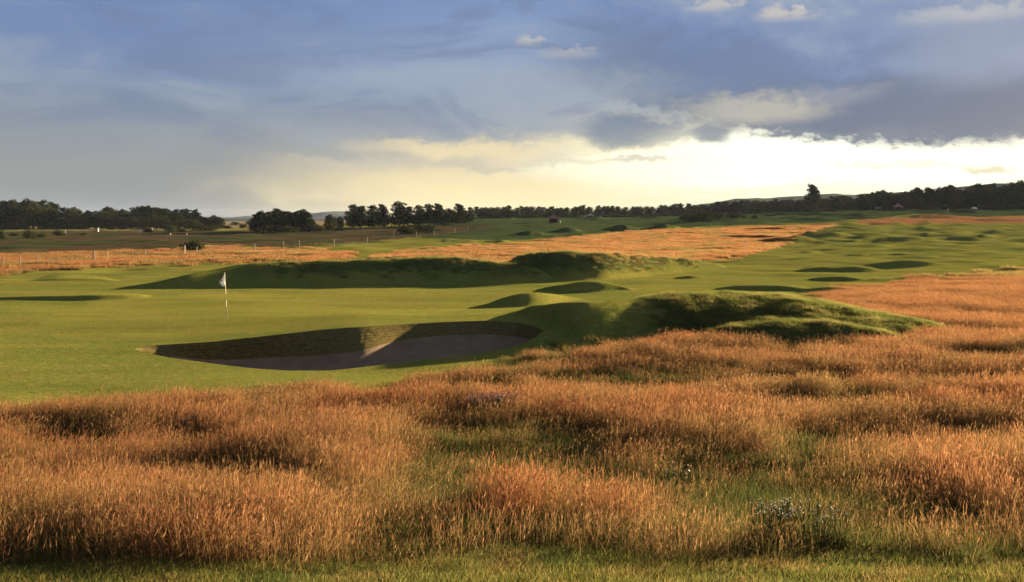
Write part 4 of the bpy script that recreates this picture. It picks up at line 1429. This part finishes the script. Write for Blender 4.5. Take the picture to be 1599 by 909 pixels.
def flagstick():
    X, Y, Z = hit(355, 499.5)
    t = thing('golf_flagstick', 'slim striped flagstick with limp white flag standing on the putting green', 'golf flag', (X, Y, Z))
    H = 72.5 / F * Y
    lean = -4.2 / F * Y
    def at(f): return (lean * f, 0, H * f)
    bands = [(0, .28, BLACK, 'dark'), (.28, .42, YELLOW, 'pale yellow'), (.42, .56, BLACK, 'dark'), (.56, .74, YELLOW, 'pale yellow'), (.74, 1.0, WHITE, 'white')]
    for a, b, m_, lb in bands:
        o = mobj('pole_section', tube_mesh('pole_section', [(*at(a), .0135), (*at(b), .0125)], m_), None, t)
        o['label'] = lb + ' painted band of the stick'
    mobj('cup', tube_mesh('cup', [(0, 0, -.10, .054), (0, 0, .003, .054)], BLACK, 14), None, t)
    mobj('finial', tube_mesh('finial', [(*at(1.0), .012), (lean, 0, H + .012, .018), (lean, 0, H + .035, .004)], WHITE), None, t)
    # limp flag hanging in folds beside the stick
    nu, nv = 14, 18
    V, Q = [], []
    for j in range(nv + 1):
        v = j / nv
        z = H * (1 - .005) - v * .60
        for i in range(nu + 1):
            u = i / nu
            wid = .045 + .19 * math.sin(min(1, v * 1.25) * math.pi * .62) ** 1.5
            if v > .8: wid *= 1 - (v - .8) * 2.6
            x = lean * (z / H) - .012 - u * wid + .012 * math.sin(v * 9)
            y = .045 * math.sin(u * 9 + v * 3) * (.3 + v) + .01
            V.append((x, y, z - u * .10 * (1 - v)))
    for j in range(nv):
        for i in range(nu):
            a = j * (nu + 1) + i
            Q.append((a, a + 1, a + nu + 2, a + nu + 1))
    me = bpy.data.meshes.new('flag'); me.from_pydata(V, [], Q); me.update()
    m, g = new_mat("flag_cloth")
    co = g.new('ShaderNodeTexCoord').outputs['Object']
    n = g.noise(co, 20, 3)
    d = g.new('ShaderNodeBsdfDiffuse'); g.put(d.inputs[0], g.mix(n, (.80, .80, .80), (.68, .68, .69)))
    tr = g.new('ShaderNodeBsdfTranslucent'); g.put(tr.inputs[0], (.7, .7, .7))
    ms = g.new('ShaderNodeMixShader'); ms.inputs[0].default_value = .3
    g.l.new(d.outputs[0], ms.inputs[1]); g.l.new(tr.outputs[0], ms.inputs[2]); finish(g, ms.outputs[0])
    fl = mobj('flag', me, m, t)
    md = fl.modifiers.new('thick', 'SOLIDIFY'); md.thickness = .002
    for p in me.polygons: p.use_smooth = True
    # the dark oval mark printed on the flag
    c = V[9 * (nu + 1) + 6]
    pts = [(c[0] - .022 + .028 * math.cos(a), -.048, c[2] + .055 * math.sin(a)) for a in np.linspace(0, 2 * math.pi, 18)[:-1]]
    me = bpy.data.meshes.new('printed_mark'); me.from_pydata(pts + [(x, y + .004, z) for x, y, z in pts], [],
                                                               [tuple(range(17)), tuple(range(17, 34))[::-1]] + [(i, i + 17, (i + 1) % 17 + 17, (i + 1) % 17) for i in range(17)]); me.update()
    mobj('printed_mark', me, BLACK, fl)


flagstick()

# ------------------------------------------------------------------ rake in the bunker
def rake():
    x0, y0 = P2(716, 36.7), 36.7
    x1, y1 = P2(741, 38.6), 38.6
    zf = -.55
    dg = bpy.context.evaluated_depsgraph_get()
    def gz(x, y):
        ok, loc, *_ = SC.ray_cast(dg, Vector((x, y, 3.0)), Vector((0, 0, -1)))
        return loc.z if ok else zf
    t = thing('bunker_rake', 'dark long handled rake lying on the shaded sand of the bunker', 'rake', (x0, y0, gz(x0, y0)), math.atan2(y1 - y0, x1 - x0))
    L_ = math.hypot(x1 - x0, y1 - y0)
    z1 = gz(x1, y1) - gz(x0, y0)
    mobj('handle', tube_mesh('handle', [(0, 0, .10, .018), (L_ * .5, 0, .07 + z1 * .5, .018), (L_, 0, .03 + z1, .018)], BLACK), None, t)
    mobj('head', box_mesh('head', .05, .62, .05, .08, .008, BLACK), None, t)
    pm = [box_mesh('tine', .014, .014, .09, 0, 0, BLACK)]
    for k in range(9):
        o = bpy.data.objects.new('tine', pm[0]); link(o, t); o.location = (0, -.28 + k * .07, 0)


bpy.context.view_layer.update()
rake()

# ------------------------------------------------------------------ wire fence
def fence():
    path = [(-170, 433), (-60, 424), (4, 417.5), (26, 415.5), (46, 414.2), (66, 413.2), (104, 410.6), (139, 409), (188, 405.2), (231, 402), (282, 399), (316, 396.5), (360, 391), (404, 394.5), (404.01, 394.5)]
    path = [(-170, 433), (-60, 424), (4, 417.5), (46, 414.2), (104, 410.6), (139, 409), (188, 405.2), (231, 402), (282, 399), (316, 397), (404, 393.5), (444, 390), (466, 387), (522, 383.5),
            (574, 378.5), (617, 371.5), (654, 369.5), (681, 366), (709, 364.5), (733, 359.5), (754, 358.5), (775, 355.5), (800, 352)]
    pts = []
    for px, y in path:
        Y = float(base_Y(px, y)[0])
        pts.append(Vector((P2(px, Y), Y, 0)))
    t = thing('wire_fence', 'long post and wire fence running from the left edge into the distance', 'fence', (pts[0].x, pts[0].y, ground_z(pts[0].x, pts[0].y)))
    L0 = Vector(t.location)
    seg = [0.0]
    for a, b in zip(pts, pts[1:]): seg.append(seg[-1] + (b - a).length)
    def at(s):
        k = min(max(int(np.searchsorted(seg, s)) - 1, 0), len(pts) - 2)
        f = (s - seg[k]) / (seg[k + 1] - seg[k])
        p = pts[k].lerp(pts[k + 1], f)
        return Vector((p.x, p.y, ground_z(p.x, p.y)))
    pm = [box_mesh('post', .07, .07, 1.2, -.1, .012, WOOD), box_mesh('post', .08, .075, 1.2, -.1, .012, WOODW), box_mesh('strainer_post', .14, .14, 1.45, -.15, .02, WOODW), box_mesh('post', .05, .05, 1.1, -.1, .008, WOODD)]
    s, k, tops = 0.0, 0, []
    n = int(seg[-1] / 2.75)
    ss = np.linspace(0, seg[-1] - .01, n)
    white = [139, 282, 404, 444, 466, 522, 574, 617, 654, 681, 709, 733]
    for s in ss:
        p = at(s)
        px = CX + F * p.x / p.y
        near = min(white, key=lambda w_: abs(w_ - px))
        big = abs(near - px) < (9 if px < 420 else 4.5)
        if big: white.remove(near) if near in white else None
        if not white: white = [99999]
        if big:
            o = bpy.data.objects.new('strainer_post', pm[2]); o['label'] = 'thick pale strainer post'
        else:
            o = bpy.data.objects.new('post', pm[3] if px > 335 else (pm[1] if random.random() < .4 else pm[0]))
        link(o, t)
        o.location = p - L0; o.rotation_euler = (random.gauss(0, .035), random.gauss(0, .035), random.random())
        tops.append(p - L0)
    for hgt in (.35, .68, .98):
        mobj('wire', tube_mesh('wire', [(q.x + .05, q.y, q.z + hgt, .003) for q in tops], STEEL, 4), None, t)


fence()

# ------------------------------------------------------------------ huts, posts, stones
ROOF = simple_mat("red_roof_tiles", (0.36, 0.17, 0.13), (0.25, 0.12, 0.10), 2.0, .8, .2, .3)
ROOFP = simple_mat("pale_roof_felt", (0.42, 0.36, 0.28), (0.32, 0.28, 0.22), 2.0, .8, .2)
HUTW = simple_mat("dark_stained_boards", (0.060, 0.042, 0.032), (0.035, 0.026, 0.022), 3.0, .8, .2)
HUTB = simple_mat("brick_red_boards", (0.26, 0.13, 0.10), (0.2, 0.10, 0.08), 3.0, .8, .2)


def hut(px0, px1, ytop, ybot, label, roofm, wallm, fix=None):
    px = (px0 + px1) / 2
    X, Y, Z = hit(px, ybot) if fix is None else (P2(px, fix), fix, ground_z(P2(px, fix), fix))
    w = (px1 - px0) / F * Y; h = CH + (HZ - ytop) / F * Y - Z
    t = thing('shelter_hut', label, 'hut', (X, Y, Z))
    wh = h * .56
    b = w * .78
    mobj('back_wall', box_mesh('back_wall', b, .12, wh, -.2, .01, wallm, (0, b * .35)), None, t)
    for sx in (-1, 1):
        mobj('side_wall', box_mesh('side_wall', .12, b * .68, wh, -.2, .01, wallm, (sx * (b / 2 - .06), 0)), None, t)
        mobj('corner_post', box_mesh('corner_post', .16, .16, wh, -.2, .01, WOODW if sx > 0 else wallm, (sx * (b / 2), -b * .37)), None, t)
    mobj('front_board', box_mesh('front_board', b * .96, .08, wh * .42, -.2, .01, wallm, (0, -b * .30)), None, t)
    mobj('bench', box_mesh('bench', b * .8, .4, .08, .45, .01, WOOD, (0, b * .2)), None, t)
    e = w / 2
    z0, z1 = wh - .22, h
    V = [(-e, -e, z0), (e, -e, z0), (e, e, z0), (-e, e, z0), (-e, -e, z0 + .14), (e, -e, z0 + .14), (e, e, z0 + .14), (-e, e, z0 + .14), (-e * .12, 0, z1), (e * .12, 0, z1)]
    Fs = [(0, 3, 2, 1), (0, 1, 5, 4), (1, 2, 6, 5), (2, 3, 7, 6), (3, 0, 4, 7), (4, 5, 9, 8), (5, 6, 9), (6, 7, 8, 9), (7, 4, 8)]
    me = bpy.data.meshes.new('roof'); me.from_pydata(V, [], Fs); me.update()
    rf = mobj('roof', me, roofm, t)
    mobj('ridge_cap', box_mesh('ridge_cap', e * .3, .2, .18, z1 - .1, .02, roofm), None, rf)


hut(856, 873, 335.5, 347.5, 'dark open shelter hut with reddish pyramid roof before the middle wood', ROOF, HUTW)
hut(916, 928, 333, 340.5, 'small brownish hut with pale roof at the edge of the middle wood', ROOFP, HUTB, 545)
hut(1396, 1409, 318, 328, 'small hut with pinkish red roof tucked under the right wood', ROOF, HUTW, 455)


def post(px, ytop, ybot, label, m, wpx=2.2, name='marker_post', cat='post', group=None, minw=.06):
    X, Y, Z = hit(px, ybot)
    h = max(.3, CH + (HZ - ytop) / F * Y - Z)
    w = max(minw, wpx / F * Y)
    t = thing(name, label, cat, (X, Y, Z), random.random() * .5, group)
    mobj('shaft', box_mesh('shaft', w, w, h * .93 + .1, -.1, w * .12, m), None, t)
    mobj('cap', box_mesh('cap', w * 1.12, w * 1.12, h * .07, h * .93, w * .1, m), None, t)


post(102, 359.5, 363.5, 'small white marker post beside the dark peaked bush', WHITE, 1.4)
post(153, 356, 362, 'tall white marker post in the straw field below the left wood', WHITE, 1.7)
post(220.5, 358, 364, 'white marker post left of the dome shaped bush', WHITE, 1.8)
post(237.5, 355.5, 359, 'short white post above the dome shaped bush', WHITE, 1.6)
post(266, 364, 367, 'left of two tiny yellowish stakes on the cloud shaded left plain', YELLOW, 1.2)
post(291.5, 364, 367, 'right of two tiny yellowish stakes on the cloud shaded left plain', YELLOW, 1.2)
post(875, 344.5, 348, 'white post standing right of the dark open hut', WHITE, 1.2)
post(939, 337, 340.5, 'white post right of the small brownish hut', WHITE, 1.0)
post(1162.5, 378.5, 388, 'white stake standing in the russet grass in the middle distance', WHITE, 1.2)


def far_flag():
    X, Y, Z = hit(1479.5, 336)
    t = thing('golf_flagstick', 'tiny distant flagstick on the green below the right wood', 'golf flag', (X, Y, Z))
    mobj('pole', tube_mesh('pole', [(0, 0, 0, .03), (0, 0, 2.3, .03)], WHITE), None, t)
    me = bpy.data.meshes.new('flag'); me.from_pydata([(0, 0, 2.28), (.5, .08, 2.2), (.48, -.05, 1.85), (0, 0, 1.8)], [], [(0, 1, 2, 3)]); me.update()
    o = mobj('flag', me, WHITE, t); md = o.modifiers.new('thick', 'SOLIDIFY'); md.thickness = .01


far_flag()


def tent():
    Y = 470.; px = 1521.5; X = P2(px, Y); Z = ground_z(X, Y)
    w = 7.5 / F * Y
    t = thing('white_shelter', 'small white canvas shelter at the foot of the right wood', 'shelter', (X, Y, Z))
    h = 1.15
    V = [(-w / 2, -w * .3, 0), (w / 2, -w * .3, 0), (w / 2, w * .3, 0), (-w / 2, w * .3, 0), (-w / 2, -w * .3, h * .6), (w / 2, -w * .3, h * .6), (w / 2, w * .3, h * .6), (-w / 2, w * .3, h * .6),
         (-w * .22, 0, h), (w * .22, 0, h)]
    me = bpy.data.meshes.new('canvas'); me.from_pydata(V, [], [(0, 1, 5, 4), (1, 2, 6, 5), (2, 3, 7, 6), (3, 0, 4, 7), (4, 5, 9, 8), (5, 6, 9), (6, 7, 8, 9), (7, 4, 8)]); me.update()
    mobj('canvas', me, WHITE, t)
    for sx in (-1, 1):
        mobj('upright', box_mesh('upright', .06, .06, h * .6, 0, 0, WOOD, (sx * (w / 2 + .04), -w * .3 - .04)), None, t)


tent()


def stone(px, py, size, label, seed):
    X, Y, Z = hit(px, py)
    bm = bmesh.new(); bmesh.ops.create_icosphere(bm, subdivisions=3, radius=1)
    for v in bm.verts:
        n = float(fbm(np.array([v.co.x * 1.4 + seed]), np.array([v.co.y * 1.4 + v.co.z]), 3, 7)[0])
        v.co *= 1 + n * .35
        v.co = Vector((v.co.x * size, v.co.y * size * .7, v.co.z * size * .55))
    me = bpy.data.meshes.new('stone'); bm.to_mesh(me); bm.free()
    o = mobj('stone', me, simple_mat('pale_stone', (.50, .46, .42), (.3, .28, .25), 4, .9, .1, .4)); o.location = (X, Y, Z + size * .3)
    o.rotation_euler = (0, 0, seed); o['label'] = label; o['category'] = 'stone'


stone(127, 418.5, .30, 'pale stone lying in the grass below the wire fence at the left', 1.3)


# ------------------------------------------------------------------ wild flowers
def flowers(px, py, rx, ry, n, col, label, size, hgt, seed, stem=(0.07, 0.09, 0.03)):
    r = random.Random(seed)
    X0, Y0, Z0 = hit(px, py)
    m = simple_mat('petals', col, tuple(v * .8 for v in col), 30, .7, .2)
    sm = simple_mat('flower_stems', stem, None, 10, .8, .1)
    V, Q, S = [], [], []
    P = []
    while len(P) < n:
        a, b = r.gauss(0, .5), r.gauss(0, .5)
        if a * a + b * b > 1.3: continue
        P.append((px + a * rx, py + b * ry))
    pts = []
    for p, y in P:
        Y = CH * F / (y - HZ) if False else Y0 * (1 + (py - y) / (py - HZ))
        X = P2(p, Y)
        pts.append((X, Y))
    A = np.array(pts)
    Z = height(A[:, 0], A[:, 1])
    for (X, Y), z in zip(pts, Z):
        h = hgt * r.uniform(.7, 1.15)
        x, y, z = X - X0, Y - Y0, z - Z0
        lx, ly = r.gauss(0, .05), r.gauss(0, .05)
        S.append((x, y, z, x + lx, y + ly, z + h))
        s = size * r.uniform(.6, 1.3)
        for q in range(3):           # a loose head of three or so florets
            ox, oy, oz = x + lx + r.gauss(0, s), y + ly + r.gauss(0, s), z + h + r.gauss(0, s * .6)
            i = len(V)
            tx, ty = r.gauss(0, .5), r.gauss(-.4, .4)
            V.append((ox, oy, oz + s * .25))
            for k in range(6):
                a = k * math.pi / 3
                cx_, cy_ = s * math.cos(a) * .6, s * math.sin(a) * .6
                V.append((ox + cx_, oy + cy_, oz + cx_ * tx + cy_ * ty))
            for k in range(6): Q.append((i, i + 1 + k, i + 1 + (k + 1) % 6))
    t = thing('wildflower_clump', label, 'flowers', (X0, Y0, Z0))
    me = bpy.data.meshes.new('flower_heads'); me.from_pydata(V, [], Q); me.update(); mobj('flower_heads', me, m, t)
    SV, SQ = [], []
    for (a, b, c, d, e, f) in S:
        i = len(SV); w = .004
        SV += [(a - w, b, c), (a + w, b, c), (d + w, e, f), (d - w, e, f)]; SQ.append((i, i + 1, i + 2, i + 3))
    me = bpy.data.meshes.new('stems'); me.from_pydata(SV, [], SQ); me.update(); mobj('stems', me, sm, t)


flowers(1218, 838, 58, 15, 90, (.85, .83, .72), 'clump of small white wildflowers at the front right edge of the rough', .014, .37, 1)
flowers(1300, 852, 34, 9, 26, (.84, .84, .80), 'thin scatter of white flower heads just right of the white clump', .013, .34, 2)
flowers(1065, 775, 42, 10, 24, (.82, .78, .66), 'sparse whitish flower heads in the dark green hollow', .014, .44, 3)
flowers(765, 652, 48, 10, 330, (.44, .29, .46), 'patch of purple wildflowers in the russet grass below the bunker', .016, .52, 4)
flowers(290, 685, 40, 7, 60, (.40, .28, .38), 'faint purplish flowers in the russet grass at the left', .011, .5, 5)

# ------------------------------------------------------------------ air
def haze():
    x0, x1, y0, y1, z0, z1 = -6000, 6000, -300, 5600, -14, 62
    V = [(x0, y0, z0), (x1, y0, z0), (x1, y1, z0), (x0, y1, z0), (x0, y0, z1), (x1, y0, z1), (x1, y1, z1), (x0, y1, z1)]
    me = bpy.data.meshes.new('haze')
    me.from_pydata(V, [], [(0, 3, 2, 1), (4, 5, 6, 7), (0, 1, 5, 4), (1, 2, 6, 5), (2, 3, 7, 6), (3, 0, 4, 7)]); me.update()
    m = bpy.data.materials.new('haze_air'); m.use_nodes = True; m.node_tree.nodes.clear()
    g = NT(m.node_tree)
    v = g.new('ShaderNodeVolumePrincipled')
    v.inputs['Color'].default_value = (.60, .72, 1.0, 1)
    v.inputs['Density'].default_value = HAZE
    v.inputs['Anisotropy'].default_value = 0.0
    o = g.new('ShaderNodeOutputMaterial'); g.l.new(v.outputs[0], o.inputs['Volume'])
    mobj('haze', me, m, kind='stuff')


HAZE = 2.6e-5
if HAZE: haze()
